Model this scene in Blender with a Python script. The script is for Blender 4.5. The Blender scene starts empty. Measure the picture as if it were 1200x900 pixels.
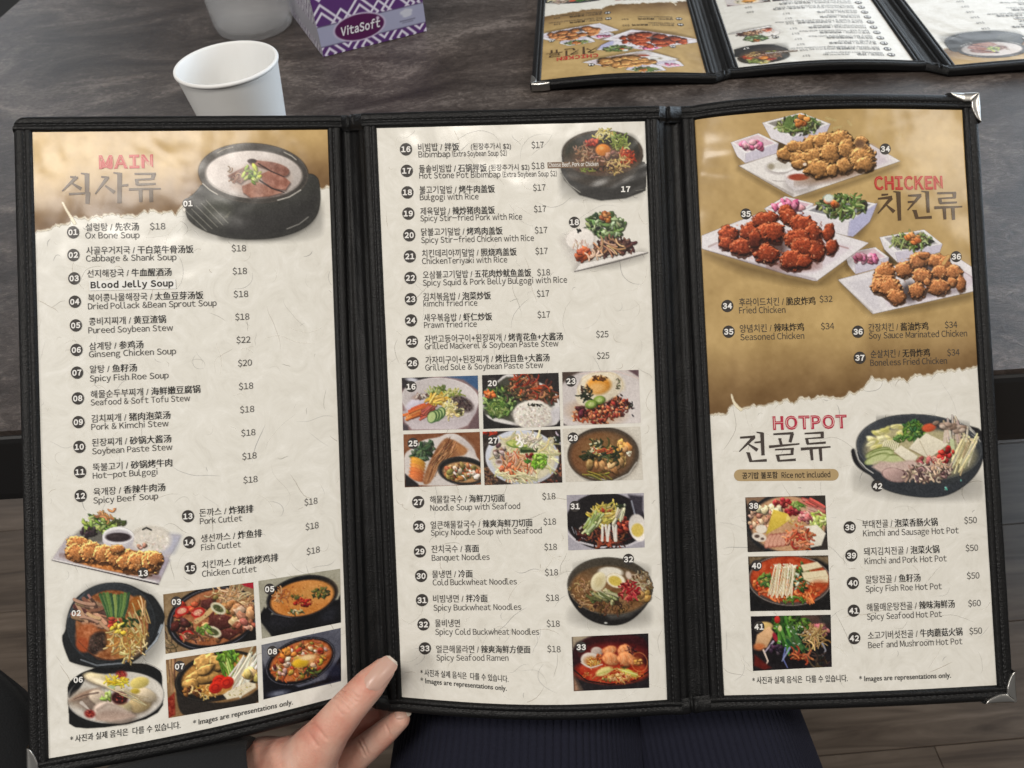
import bpy, bmesh, math, random
import numpy as np
from mathutils import Vector, noise as mnoise
from mathutils.bvhtree import BVHTree

# ------------------------------------------------------------ camera, light
scene = bpy.context.scene
FPX = 900.0
CAM_Z = 0.75 + 0.285
PITCH, ROLL = math.radians(46.5), math.radians(5.0)
Fv = np.array([0, math.cos(PITCH), -math.sin(PITCH)])
R0 = np.array([1.0, 0, 0]); U0 = np.array([0, math.sin(PITCH), math.cos(PITCH)])
Rv = R0*math.cos(ROLL) - U0*math.sin(ROLL)
Uv = U0*math.cos(ROLL) + R0*math.sin(ROLL)
CAM = np.array([0, 0, CAM_Z])

cam = bpy.data.cameras.new('camera'); camo = bpy.data.objects.new('camera', cam)
scene.collection.objects.link(camo)
from mathutils import Matrix
m = Matrix.Identity(4)
for i in range(3):
    m[i][0] = Rv[i]; m[i][1] = Uv[i]; m[i][2] = -Fv[i]; m[i][3] = CAM[i]
camo.matrix_world = m
cam.sensor_width = 36; cam.lens = 27.0; cam.clip_start = 0.01; cam.clip_end = 50
cam.dof.use_dof = True; cam.dof.focus_distance = 0.372; cam.dof.aperture_fstop = 24
scene.camera = camo

world = bpy.data.worlds.new('World'); scene.world = world; world.use_nodes = True
wb = world.node_tree.nodes['Background']
wb.inputs[0].default_value = (1.0, 0.97, 0.93, 1); wb.inputs[1].default_value = 0.17

def area(name, loc, target, sx, sy, power, col):
    l = bpy.data.lights.new(name, 'AREA'); l.shape = 'RECTANGLE'; l.size = sx; l.size_y = sy
    l.energy = power; l.color = col
    o = bpy.data.objects.new(name, l); scene.collection.objects.link(o)
    o.location = loc
    o.rotation_euler = (Vector(target)-Vector(loc)).to_track_quat('-Z', 'Y').to_euler()
    return o
area('ceiling_panel', (-0.14, -0.37, 2.7), (-.1, .3, .8), .5, 0.28, 19, (1.0, .94, .86))
area('side_ceiling_panel', (2.05, -0.55, 2.7), (0.1, .3, .8), .6, .35, 15, (1.0, .93, .82))
area('back_ceiling_panel', (-1.6, -1.0, 2.65), (0, .3, .8), 1.0, .5, 24, (1.0, .96, .90))
area('window_daylight', (1.9, 1.25, 1.35), (0, .5, .8), 1.3, 1.1, 32, (.72, .86, 1.0))
area('far_window_daylight', (2.4, 4.2, 2.1), (.2, .6, .8), 1.6, 1.0, 20, (.86, .93, 1.0))
area('left_window_daylight', (-2.6, 3.6, 1.9), (-.3, .6, .8), 1.4, 1.0, 16, (.84, .92, 1.0))

scene.view_settings.view_transform = 'Standard'
scene.view_settings.look = 'None'
scene.view_settings.exposure = 0.04
scene.view_settings.gamma = 1.0
scene.render.engine = 'CYCLES'
scene.cycles.max_bounces = 8
scene.cycles.transparent_max_bounces = 24
try:
    scene.cycles.use_denoising = True
except Exception:
    pass

# ------------------------------------------------------------ helpers
def pt(x, y, z):
    """camera ray through a photo pixel at depth z -> world"""
    x = np.asarray(x, float); y = np.asarray(y, float); z = np.asarray(z, float)
    return CAM + (Rv*((x-600)/FPX)[..., None] - Uv*((y-450)/FPX)[..., None] + Fv)*z[..., None]
def on_plane(x, y, h):
    d = Rv*(x-600)/FPX - Uv*(y-450)/FPX + Fv
    return CAM + d*((h-CAM_Z)/d[2])
def project(Pn):
    q = Pn - CAM
    z = q@Fv
    return 600+FPX*(q@Rv)/z, 450-FPX*(q@Uv)/z
def lin(c):
    c = np.asarray(c, float)/255.0
    return np.where(c <= 0.04045, c/12.92, ((np.clip(c, 0, None)+0.055)/1.055)**2.4)
def link(o): scene.collection.objects.link(o); return o
def obj(name, verts, faces, mats, parent=None, smooth=True, midx=None, colors=None, kind=None):
    me = bpy.data.meshes.new(name)
    verts = np.asarray(verts, dtype=np.float32).reshape(-1, 3)
    if isinstance(faces, np.ndarray):
        n = faces.shape[0]; w = faces.shape[1]
        me.vertices.add(len(verts)); me.vertices.foreach_set('co', verts.ravel())
        me.loops.add(n*w); me.loops.foreach_set('vertex_index', faces.astype(np.int32).ravel())
        me.polygons.add(n)
        me.polygons.foreach_set('loop_start', np.arange(0, n*w, w, dtype=np.int32))
        me.polygons.foreach_set('loop_total', np.full(n, w, dtype=np.int32))
        me.update(calc_edges=True)
    else:
        me.from_pydata([tuple(map(float, v)) for v in verts], [], [tuple(map(int, f)) for f in faces]); me.update()
    if not isinstance(mats, (list, tuple)): mats = [mats]
    for mm in mats: me.materials.append(mm)
    if midx is not None: me.polygons.foreach_set('material_index', np.asarray(midx, dtype=np.int32))
    me.polygons.foreach_set('use_smooth', np.full(len(me.polygons), bool(smooth)))
    if colors is not None:
        ca = me.color_attributes.new('print_colour', 'FLOAT_COLOR', 'POINT')
        ca.data.foreach_set('color', np.asarray(colors, dtype=np.float32).ravel())
    o = bpy.data.objects.new(name, me); link(o)
    if parent is not None: o.parent = parent
    if kind: o['kind'] = kind
    return o
def empty(name, label, cat, loc=(0, 0, 0), group=None):
    o = bpy.data.objects.new(name, None); link(o); o.empty_display_size = .02
    o.location = loc; o['label'] = label; o['category'] = cat
    if group: o['group'] = group
    return o
class MB:
    def __init__(s): s.v = []; s.f = []; s.m = []
    def add(s, v, f, mi=0):
        b = len(s.v); s.v += [tuple(map(float, p)) for p in v]; s.f += [tuple(int(i)+b for i in q) for q in f]; s.m += [mi]*len(f)
    def box(s, lo, hi, M=None, mi=0):
        x0, y0, z0 = lo; x1, y1, z1 = hi
        v = [(x0,y0,z0),(x1,y0,z0),(x1,y1,z0),(x0,y1,z0),(x0,y0,z1),(x1,y0,z1),(x1,y1,z1),(x0,y1,z1)]
        if M is not None: v = [tuple(M@Vector(p)) for p in v]
        s.add(v, [(3,2,1,0),(4,5,6,7),(0,1,5,4),(1,2,6,5),(2,3,7,6),(3,0,4,7)], mi)
    def grid(s, P, mi=0, closed_u=False):
        P = np.asarray(P); n, k = P.shape[:2]
        f = []
        for i in range(n-1):
            for j in range(k if closed_u else k-1):
                j2 = (j+1) % k
                f.append((i*k+j, i*k+j2, (i+1)*k+j2, (i+1)*k+j))
        s.add(P.reshape(-1, 3), f, mi)
    def build(s, name, mats, parent=None, smooth=True, kind=None):
        return obj(name, s.v, s.f, mats, parent, smooth, s.m, kind=kind)
def lathe(prof, n=64, M=None):
    a = np.linspace(0, 2*np.pi, n, endpoint=False)
    P = np.array([[(r*np.cos(t), r*np.sin(t), z) for t in a] for r, z in prof])
    return P
def hsh(ix, iy, s):
    v = np.sin(ix*127.1+iy*311.7+s*74.7)*43758.5453
    return v-np.floor(v)
def vnoise(x, y, s=0):
    x0 = np.floor(x); y0 = np.floor(y); fx = x-x0; fy = y-y0
    fx = fx*fx*(3-2*fx); fy = fy*fy*(3-2*fy)
    a = hsh(x0, y0, s); b = hsh(x0+1, y0, s); c = hsh(x0, y0+1, s); d = hsh(x0+1, y0+1, s)
    return (a*(1-fx)+b*fx)*(1-fy)+(c*(1-fx)+d*fx)*fy
def fbm(x, y, s=0, o=3):
    r = 0; w = .5
    for i in range(o): r = r+w*vnoise(x*2**i, y*2**i, s+i*7); w *= .5
    return r/(1-.5**o)

# ------------------------------------------------------------ materials
def mat(name, col=(.5,.5,.5), rough=.5, **kw):
    M = bpy.data.materials.new(name); M.use_nodes = True
    b = M.node_tree.nodes['Principled BSDF']
    b.inputs['Base Color'].default_value = (*col, 1) if len(col) == 3 else col
    b.inputs['Roughness'].default_value = rough
    for k, v in kw.items(): b.inputs[k.replace('_', ' ')].default_value = v
    return M
def nodes(M): return M.node_tree.nodes, M.node_tree.links, M.node_tree.nodes['Principled BSDF']
def tex(M, kind, scale, **kw):
    N, L, b = nodes(M)
    tc = N.get('tc') or N.new('ShaderNodeTexCoord'); tc.name = 'tc'
    t = N.new(kind); L.new(tc.outputs['Object'], t.inputs['Vector'])
    t.inputs['Scale'].default_value = scale
    for k, v in kw.items():
        if k in t.inputs: t.inputs[k].default_value = v
    return t
def bump(M, height, dist, strength=1.0, target='Normal', prev=None):
    N, L, b = nodes(M)
    n = N.new('ShaderNodeBump'); n.inputs['Distance'].default_value = dist; n.inputs['Strength'].default_value = strength
    L.new(height, n.inputs['Height'])
    if prev is not None: L.new(prev, n.inputs['Normal'])
    if target: L.new(n.outputs[0], b.inputs[target])
    return n.outputs[0]
def ramp(M, fac, stops, to=None):
    N, L, b = nodes(M)
    r = N.new('ShaderNodeValToRGB'); L.new(fac, r.inputs[0])
    e = r.color_ramp.elements
    while len(e) < len(stops): e.new(.5)
    for q, (p, c) in zip(e, stops): q.position = p; q.color = (*c, 1)
    if to: L.new(r.outputs[0], b.inputs[to])
    return r.outputs[0]
def film(M, w=.36):
    """the clear sleeve over the page: a glossy coat with soft wrinkles"""
    N, L, b = nodes(M)
    b.inputs['Coat Weight'].default_value = w
    b.inputs['Coat Roughness'].default_value = .17
    b.inputs['Coat IOR'].default_value = 1.45
    b.inputs['Specular IOR Level'].default_value = .2
    t = tex(M, 'ShaderNodeTexNoise', 16.0, Detail=2.0, Roughness=.45, Distortion=1.2)
    t2 = tex(M, 'ShaderNodeTexNoise', 70.0, Detail=1.0)
    n1 = bump(M, t.outputs['Fac'], .0034, .5, None)
    n2 = bump(M, t2.outputs['Fac'], .0006, .6, None, prev=n1)
    L.new(n2, b.inputs['Coat Normal'])

paper_m = mat('ivory_paper', (.72,.69,.62), .6)
t = tex(paper_m, 'ShaderNodeTexNoise', 60.0, Detail=9.0, Roughness=.72, Distortion=2.2)
ramp(paper_m, t.outputs['Fac'], [(.28,(.66,.635,.575)), (.44,(.735,.712,.65)), (.56,(.77,.748,.69)), (.72,(.84,.82,.77))], 'Base Color')
t3 = tex(paper_m, 'ShaderNodeTexNoise', 420.0, Detail=4.0)
bump(paper_m, t3.outputs['Fac'], .0003, .3)
film(paper_m)
def printed(name, coat=.36):
    M = mat(name, (.5,.5,.5), .5)
    N, L, b = nodes(M)
    a = N.new('ShaderNodeAttribute'); a.attribute_name = 'print_colour'
    L.new(a.outputs['Color'], b.inputs['Base Color'])
    if coat: film(M, coat)
    tr = N.new('ShaderNodeBsdfTransparent'); mx = N.new('ShaderNodeMixShader')
    out = N['Material Output']
    L.new(a.outputs['Alpha'], mx.inputs[0]); L.new(tr.outputs[0], mx.inputs[1]); L.new(b.outputs[0], mx.inputs[2])
    L.new(mx.outputs[0], out.inputs[0])
    return M
print_m = printed('printed_picture')
box_print_m = printed('printed_carton', 0)
def ink(name, c):
    M = mat(name, tuple(lin(c)), .5); film(M, .28); return M
ink_m = ink('dark_ink', (64, 60, 58)); bold_ink_m = ink('black_ink', (34, 32, 32))
badge_m = ink('badge_ink', (58, 54, 52)); white_m = ink('white_ink', (232, 230, 226))
red_m = ink('red_ink', (184, 52, 46)); redlight_m = ink('pale_red_inline', (206, 112, 92))
hot_m = ink('crimson_ink', (178, 46, 70)); hotlight_m = ink('pale_pink_inline', (226, 190, 184))
title_m = ink('brown_title_ink', (82, 62, 40)); title2_m = ink('charcoal_title_ink', (70, 62, 58))
tan_m = ink('tan_ink', (176, 152, 112)); tag_m = ink('brown_tag_ink', (112, 88, 66))
sticker_m = mat('sticker_paper', (.80,.79,.76), .5); film(sticker_m, .2)

leather_m = mat('black_leatherette', (.0040,.0040,.0044), .48, Specular_IOR_Level=.27)
t = tex(leather_m, 'ShaderNodeTexVoronoi', 1500.0)
t2 = tex(leather_m, 'ShaderNodeTexNoise', 420.0, Detail=2.0)
n1 = bump(leather_m, t.outputs['Distance'], .0004, .45, None)
bump(leather_m, t2.outputs['Fac'], .0003, .35, 'Normal', prev=n1)
t4 = tex(leather_m, 'ShaderNodeTexNoise', 30.0, Detail=4.0)
N_, L_, b_ = nodes(leather_m)
mr = N_.new('ShaderNodeMapRange'); L_.new(t4.outputs['Fac'], mr.inputs[0]); mr.inputs[3].default_value = .34; mr.inputs[4].default_value = .56
L_.new(mr.outputs[0], b_.inputs['Roughness'])
thread_m = mat('black_thread', (.022,.022,.024), .55)
metal_m = mat('nickel_corner', (.46,.45,.43), .30, Metallic=1.0)
t = tex(metal_m, 'ShaderNodeTexNoise', 300.0, Detail=3.0); bump(metal_m, t.outputs['Fac'], .0004, .25)

# ------------------------------------------------------------ menu surfaces
class Surf:
    """three pages, each a gently bowed quad: S(k,u,v,n)"""
    def __init__(s, corners, bul):
        s.c = [np.array(q, float) for q in corners]; s.bul = bul
    def base(s, k, u, v):
        a, b, c, d = s.c[k]
        u = np.asarray(u, float)[..., None]; v = np.asarray(v, float)[..., None]
        P = a*(1-u)*(1-v)+b*u*(1-v)+c*u*v+d*(1-u)*v
        n = np.cross(b-a, d-a); n = -n/np.linalg.norm(n)
        if np.dot(n, CAM-a) < 0: n = -n
        w = s.bul[k](u, v)
        return P+n*w
    def S(s, k, u, v, n=0.0):
        P = s.base(k, u, v)
        e = 1e-3
        du = s.base(k, np.asarray(u)+e, v)-P; dv = s.base(k, u, np.asarray(v)+e)-P
        nn = np.cross(du, dv); nn = nn/np.linalg.norm(nn, axis=-1, keepdims=True)
        sg = np.sign(np.sum(nn*(CAM-P), -1, keepdims=True))
        return P+nn*sg*np.asarray(n, float)[..., None]
    def px2uv(s, k, X, Y):
        X = np.asarray(X, float); Y = np.asarray(Y, float)
        cx, cy = project(s.c[k])
        u = (X-cx.min())/(cx.max()-cx.min()); v = (Y-cy.min())/(cy.max()-cy.min())
        for it in range(7):
            x, y = project(s.base(k, u, v)); e = 1e-4
            xu, yu = project(s.base(k, u+e, v)); xv, yv = project(s.base(k, u, v+e))
            a = (xu-x)/e; b = (xv-x)/e; c = (yu-y)/e; d = (yv-y)/e
            det = a*d-b*c; rx = X-x; ry = Y-y
            u = np.clip(u+(d*rx-b*ry)/det, -.3, 1.3); v = np.clip(v+(-c*rx+a*ry)/det, -.3, 1.3)
        return u, v
sin = np.sin; pi = np.pi
def cl(x): return np.clip(x, 0, 1)
PX = [[(38,155),(384,152),(408,814),(57,889)], [(441,150),(756,142),(782,820),(471,817)], [(814,141),(1127,129),(1168,803),(848,815)]]
ZD = [[.3524,.3827,.3724,.3348], [.374,.3687,.3707,.3808], [.377,.3766,.3679,.3689]]
bulA = [lambda u, v: .0060*sin(pi*cl(u))*cl(v)**4,
        lambda u, v: .0072*sin(pi*cl(u))*cl(v)**6,
        lambda u, v: .0082*sin(pi*cl(u)**.75)*np.exp(-cl(v)/.22)+.002*sin(pi*cl(u))*cl(v)**5]
menuA = Surf([[pt(x, y, z) for (x, y), z in zip(PX[k], ZD[k])] for k in range(3)], bulA)
# ------------------------------------------------------------ printed pictures
class Pic:
    """a printed food picture, painted on a fine grid of page points (colour per vertex)"""
    def __init__(s, quad, step, zo, seed=1, cut=False):
        q = np.array(quad, float); s.zo = zo
        w = (np.hypot(*(q[1]-q[0]))+np.hypot(*(q[2]-q[3])))/2; h = (np.hypot(*(q[3]-q[0]))+np.hypot(*(q[2]-q[1])))/2
        nx = max(4, int(w/step)); ny = max(4, int(h/step)); s.step = step
        u, v = np.meshgrid(np.linspace(0, 1, nx), np.linspace(0, 1, ny))
        u = u[..., None]; v = v[..., None]
        P = q[0]*(1-u)*(1-v)+q[1]*u*(1-v)+q[2]*u*v+q[3]*(1-u)*v
        s.PXX = P[..., 0]; s.PYY = P[..., 1]
        s.X = (s.PXX-zo[0])*zo[2]; s.Y = (s.PYY-zo[1])*zo[2]; s.k = zo[2]
        s.C = np.zeros(s.X.shape+(3,)); s.A = np.zeros(s.X.shape); s.r = random.Random(seed); s.seed = seed
        s.cut = cut
    def win(s, x0, y0, x1, y1):
        g = (s.X >= x0) & (s.X <= x1) & (s.Y >= y0) & (s.Y <= y1)
        r = np.flatnonzero(g.any(1)); c = np.flatnonzero(g.any(0))
        if len(r) == 0: return None
        return slice(r[0], r[-1]+1), slice(c[0], c[-1]+1)
    def put(s, w, m, col, al=1.0):
        m = np.clip(m, 0, 1)*al
        A = s.A[w]; C = s.C[w]; Ao = m+A*(1-m)
        col = np.asarray(col, float)
        s.C[w] = np.where(Ao[..., None] > 1e-4, (col*m[..., None]+C*(A*(1-m))[..., None])/np.maximum(Ao, 1e-4)[..., None], C)
        s.A[w] = Ao
    def bg(s, c, n=10, sc=.06):
        w = (slice(None), slice(None))
        f = (fbm(s.X*sc, s.Y*sc, s.seed)-.5)[..., None]*2*n
        s.put(w, np.ones(s.X.shape), np.asarray(c)+f)
    def mottle(s, amt=8, sc=.25):
        f = (vnoise(s.X*sc, s.Y*sc, s.seed+3)-.5)*2*amt+(vnoise(s.X*sc*2.7, s.Y*sc*2.7, s.seed+5)-.5)*amt
        s.C += f[..., None]
        g = s.C.mean(-1, keepdims=True); s.C = g+(s.C-g)*.85; s.C += ((vnoise(s.PXX*1.1, s.PYY*1.1, s.seed+40)-.5)*15+(vnoise(s.PXX*.45, s.PYY*.45, s.seed+41)-.5)*9)[..., None]
        s.C = (s.C-24)*255/231
        if s.cut:
            a0 = s.A; n0, n1 = a0.shape; i = np.minimum(np.arange(n0), n0-1-np.arange(n0))[:, None]*s.step/7; j = np.minimum(np.arange(n1), n1-1-np.arange(n1))[None]*s.step/7
            fd = np.clip(np.minimum(i, j), 0, 1); s.A = np.where(a0 < .72, a0*fd, a0)
    def el(s, cx, cy, rx, ry, col, rot=0, soft=1.0, al=1.0, sh=0.0, noise=0.0, nsc=.1, rag=0.0, ring=0):
        R = max(rx, ry)+soft*s.k+2
        w = s.win(cx-R, cy-R, cx+R, cy+R)
        if w is None: return
        t = math.radians(rot); X = s.X[w]-cx; Y = s.Y[w]-cy
        a = (X*math.cos(t)+Y*math.sin(t))/rx; b = (-X*math.sin(t)+Y*math.cos(t))/ry
        d = np.sqrt(a*a+b*b)
        if rag: d = d+rag*(vnoise(s.X[w]*nsc, s.Y[w]*nsc, s.seed+11)-.5)
        m = (1-d)*min(rx, ry)/(soft*s.k)+.5
        if ring: m = np.minimum(np.clip(m, 0, 1), np.clip((d-1)*min(rx, ry)/(soft*s.k)+ring/s.k+.5, 0, 1))
        c = np.asarray(col, float)*np.ones(X.shape+(1,))
        if sh: c = c*(1+sh*np.clip(-(X/R)*.6-(Y/R)*1.0, -1, 1))[..., None]
        if noise: c = c+(fbm(s.X[w]*nsc, s.Y[w]*nsc, s.seed+2)-.5)[..., None]*2*noise
        s.put(w, m, c, al)
    def po(s, pts, col, soft=1.0, al=1.0, noise=0, nsc=.1, sh=0):
        q = np.array(pts, float)
        if len(q) >= 9:
            for _ in range(2): q = np.stack([q*.75+np.roll(q, -1, 0)*.25, q*.25+np.roll(q, -1, 0)*.75], 1).reshape(-1, 2)
        w = s.win(q[:,0].min()-4*soft*s.k, q[:,1].min()-4*soft*s.k, q[:,0].max()+4*soft*s.k, q[:,1].max()+4*soft*s.k)
        if w is None: return
        X = s.X[w]; Y = s.Y[w]; ins = np.zeros(X.shape, bool); dm = np.full(X.shape, 1e9)
        n = len(q)
        for i in range(n):
            x0, y0 = q[i]; x1, y1 = q[(i+1) % n]
            if y0 != y1:
                c = ((Y >= min(y0, y1)) & (Y < max(y0, y1))) & (X < (x1-x0)*(Y-y0)/(y1-y0)+x0); ins ^= c
            L2 = (x1-x0)**2+(y1-y0)**2+1e-9
            t = np.clip(((X-x0)*(x1-x0)+(Y-y0)*(y1-y0))/L2, 0, 1)
            dm = np.minimum(dm, np.hypot(X-x0-t*(x1-x0), Y-y0-t*(y1-y0)))
        sd = np.where(ins, dm, -dm)
        c = np.asarray(col, float)*np.ones(X.shape+(1,))
        if noise: c = c+(fbm(X*nsc, Y*nsc, s.seed+2)-.5)[..., None]*2*noise
        if sh: c = c*(1+sh*((q[:,1].mean()-Y)/(np.ptp(q[:,1])+1)))[..., None]
        s.put(w, sd/(soft*s.k)+.5, c, al)
    def ln(s, pts, wd, col, al=1.0, soft=.8):
        q = np.array(pts, float)
        if isinstance(wd, (int, float)): wd = (wd, wd)
        mw = max(wd)
        w = s.win(q[:,0].min()-mw-s.k, q[:,1].min()-mw-s.k, q[:,0].max()+mw+s.k, q[:,1].max()+mw+s.k)
        if w is None: return
        X = s.X[w]; Y = s.Y[w]; best = np.full(X.shape, -1e9); n = len(q)-1
        for i in range(n):
            x0, y0 = q[i]; x1, y1 = q[i+1]; L2 = (x1-x0)**2+(y1-y0)**2+1e-9
            t = np.clip(((X-x0)*(x1-x0)+(Y-y0)*(y1-y0))/L2, 0, 1)
            ww = wd[0]+(wd[1]-wd[0])*(i+t)/n
            best = np.maximum(best, ww/2-np.hypot(X-x0-t*(x1-x0), Y-y0-t*(y1-y0)))
        s.put(w, best/(soft*s.k)+.5, col, al)
    # -- generators
    def rnd(s, reg):
        cx, cy, rx, ry, rot = (list(reg)+[0])[:5]
        a = s.r.uniform(0, 2*pi); q = math.sqrt(s.r.random()); x = q*math.cos(a)*rx; y = q*math.sin(a)*ry; t = math.radians(rot)
        return cx+x*math.cos(t)-y*math.sin(t), cy+x*math.sin(t)+y*math.cos(t)
    def c(s, cols, j=16):
        c = s.r.choice(cols); f = 1+s.r.uniform(-.14, .14); return [max(0, v*f+s.r.uniform(-j, j)*.5) for v in c]
    def strands(s, n, reg, L, wd, cols, ang=None, da=180, curl=.6, al=1.0, dark=.55):
        for i in range(n):
            x, y = s.rnd(reg); a = math.radians((ang if ang is not None else 0)+s.r.uniform(-da, da)); k = s.r.uniform(-curl, curl)
            p = []; l = L*s.r.uniform(.6, 1.2)/6; x -= 3*l*math.cos(a); y -= 3*l*math.sin(a)
            for j in range(7):
                p.append((x, y)); x += l*math.cos(a); y += l*math.sin(a); a += k
            c = s.c(cols); q = wd*s.r.uniform(.8, 1.2)
            if dark: s.ln([(u+wd*.35, v+wd*.45) for u, v in p], q, [v*dark for v in c], al*.8)
            s.ln(p, q, c, al)
    def leaves(s, n, reg, sz, cols, al=1.0):
        n = int(n*1.8)+1; sz *= .68
        for i in range(n):
            x, y = s.rnd(reg); a = s.r.uniform(0, 360); c = s.c(cols); z = sz*s.r.uniform(.6, 1.3)
            s.el(x+z*.15, y+z*.2, z, z*.5, [v*.5 for v in c], a, .8, al*.6)
            s.el(x, y, z, z*.42, c, a, .8, al, sh=.4)
            t = math.radians(a); s.ln([(x-z*.7*math.cos(t), y-z*.7*math.sin(t)), (x+z*.7*math.cos(t), y+z*.7*math.sin(t))], z*.13, [min(255, v*1.35+18) for v in c], al*.7)
    def chunks(s, n, reg, sz, cols, asp=.65, al=1.0, hi=.25, rag=.5):
        if not s.cut: sz *= .76; n = int(n*1.6)
        for i in range(n):
            x, y = s.rnd(reg); a = s.r.uniform(0, 180); c = s.c(cols); z = sz*s.r.uniform(.6, 1.3)
            s.el(x+z*.12, y+z*.22, z*1.08, z*asp*1.1, [v*.4 for v in c], a, .9, al*.8)
            s.el(x, y, z, z*asp, c, a, .9, al, sh=.45, rag=rag, nsc=2.2/z, noise=14)
            if hi: s.el(x-z*.25, y-z*asp*.35, z*.3, z*asp*.22, [min(255, v*1.3+40) for v in c], a, .9, hi*2)
    def dots(s, n, reg, sz, cols, al=.9):
        for i in range(n):
            x, y = s.rnd(reg); s.el(x, y, sz*s.r.uniform(.5, 1.2), sz*s.r.uniform(.4, .9), s.c(cols), s.r.uniform(0, 180), .8, al)
    def fried(s, cx, cy, rx, ry, col, rot=0, f1=.06, f2=.16, amp=1.0, dark=.42):
        s.el(cx+rx*.06, cy+ry*.16, rx*1.02, ry*1.05, [v*.35 for v in col], rot, 1.2, .75, rag=.3, nsc=f1)
        R = max(rx, ry)*1.25
        w = s.win(cx-R, cy-R, cx+R, cy+R)
        if w is None: return
        t = math.radians(rot); X = s.X[w]; Y = s.Y[w]; dx = X-cx; dy = Y-cy
        a = (dx*math.cos(t)+dy*math.sin(t))/rx; b = (-dx*math.sin(t)+dy*math.cos(t))/ry
        n1 = vnoise(X*f1, Y*f1, s.seed+cx*.01); n2 = vnoise(X*f2, Y*f2, s.seed+9); n3 = vnoise(X*f2*2, Y*f2*2, s.seed+19)
        d = np.sqrt(a*a+b*b)+.36*(n1-.5)+.16*(n2-.5)
        rr = min(rx, ry)
        h = np.sqrt(np.clip(1-d*d, 0, 1))*rr*.9+(n1*.5/f1*.5+n2*.55/f2*.5+n3*.4/f2*.25)*amp
        if min(h.shape) < 2: return
        gy, gx = np.gradient(h); gs = s.step*s.k; gx = gx/gs; gy = gy/gs
        l = (-gx*-.45-gy*-.75)
        l = (-(gx*-.45+gy*-.75))*-1
        l = np.clip((gx*.45+gy*.8), -1.3, 1.3)
        c = np.asarray(col, float)[None, None]*(.86+.40*l)[..., None]
        c = c+np.clip(l-.55, 0, 1)[..., None]*np.array([70, 66, 50])
        c = c*(1-dark*np.clip(d-.62, 0, .5)*1.6)[..., None]
        c = c*(.82+.36*n2)[..., None]
        s.put(w, (1-d)*rr/(1.0*s.k)+.5, np.clip(c, 0, 255))
    def bowl(s, cx, cy, rx, ry, outer, inner, lip, rot=0, lipw=.92, lw=1.0):
        s.el(cx, cy, rx, ry, outer, rot, sh=.12); s.el(cx, cy, rx*.985, ry*.98, lip, rot, al=.8, ring=lw)
        s.el(cx, cy+ry*.02, rx*lipw, ry*lipw, inner, rot, sh=-.15)

BLK = (38, 38, 40); DK = (24, 24, 26)
GREEN = [(86,120,52), (120,150,70), (60,90,44), (150,172,92)]
def p01(s):
    s.el(600,640,560,190,(60,54,46),0,14,.38)
    s.po([(55,490),(130,440),(190,350),(1010,290),(1060,300),(1100,350),(1105,560),(1040,680),(900,760),(700,805),(430,805),(230,760),(90,680),(45,600)], (64,64,60), 1.5, noise=8, nsc=.012)
    s.po([(300,780),(420,640),(600,610),(1000,500),(1080,420),(1060,640),(900,750),(700,800),(450,800)], (48,46,46), 14, .8)
    s.el(300,560,110,100,(88,90,78),20,10,.6); s.po([(340,640),(400,590),(380,635)],(120,118,104),2,.8)
    for i in range(5): s.ln([(60+i*38,590-i*22),(215+i*42,738-i*15)],7,(150,148,138),.75)
    s.el(580,290,430,236,(78,72,66),3,1.4,sh=.15); s.el(580,290,424,230,(150,142,128),3,ring=1.2,al=.5)
    s.el(585,300,378,186,(208,198,192),2,1.6,sh=.16); s.el(585,290,378,186,(110,102,94),2,ring=2.2,al=.5)
    s.ln([(185,370),(240,420),(300,455)],8,(225,220,208),.8); s.ln([(770,500),(860,475),(950,420)],8,(225,222,214),.8)
    s.ln([(300,130),(360,100),(420,85)],7,(190,180,160),.7); s.ln([(820,125),(880,155),(915,185)],8,(200,196,186),.8)
    s.ln([(840,725),(940,685),(1010,630)],7,(170,168,162),.8)
    s.po([(370,300),(450,260),(560,215),(700,190),(850,260),(880,340),(830,440),(700,465),(560,480),(490,430),(400,410),(440,350)], (190,164,150), 9, .7)
    for q, c in (([(540,180),(620,190),(760,205),(860,250),(860,300),(800,320),(700,260),(620,230),(545,215)],(150,100,84)),
                 ([(630,300),(700,270),(830,325),(870,360),(830,420),(740,410),(660,360)],(168,112,94)),
                 ([(380,310),(450,270),(540,225),(560,300),(480,370),(410,330)],(150,108,92)),
                 ([(490,390),(600,350),(720,400),(810,440),(700,470),(560,480),(500,440)],(172,120,100))):
        s.po([(x+6,y+12) for x,y in q],(70,48,44),2.5,.7); s.po(q,c,1.2,noise=34,nsc=.03)
    s.ln([(620,215),(720,275),(820,318)],(12,8),(66,42,38),.9); s.ln([(630,345),(720,405),(820,440)],(14,10),(60,40,38),.9)
    s.el(570,195,36,18,(70,48,46),0)
    s.strands(14,(450,300,60,60),60,7,[(150,112,98),(180,140,120)],-30,30)
    s.leaves(9,(565,290,65,55),42,[(172,184,70),(140,164,60),(196,204,110)])
    s.leaves(4,(575,320,50,45),26,[(198,206,120),(110,136,50)])
    s.el(40,570,12,25,(236,230,220),0,2)
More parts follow.
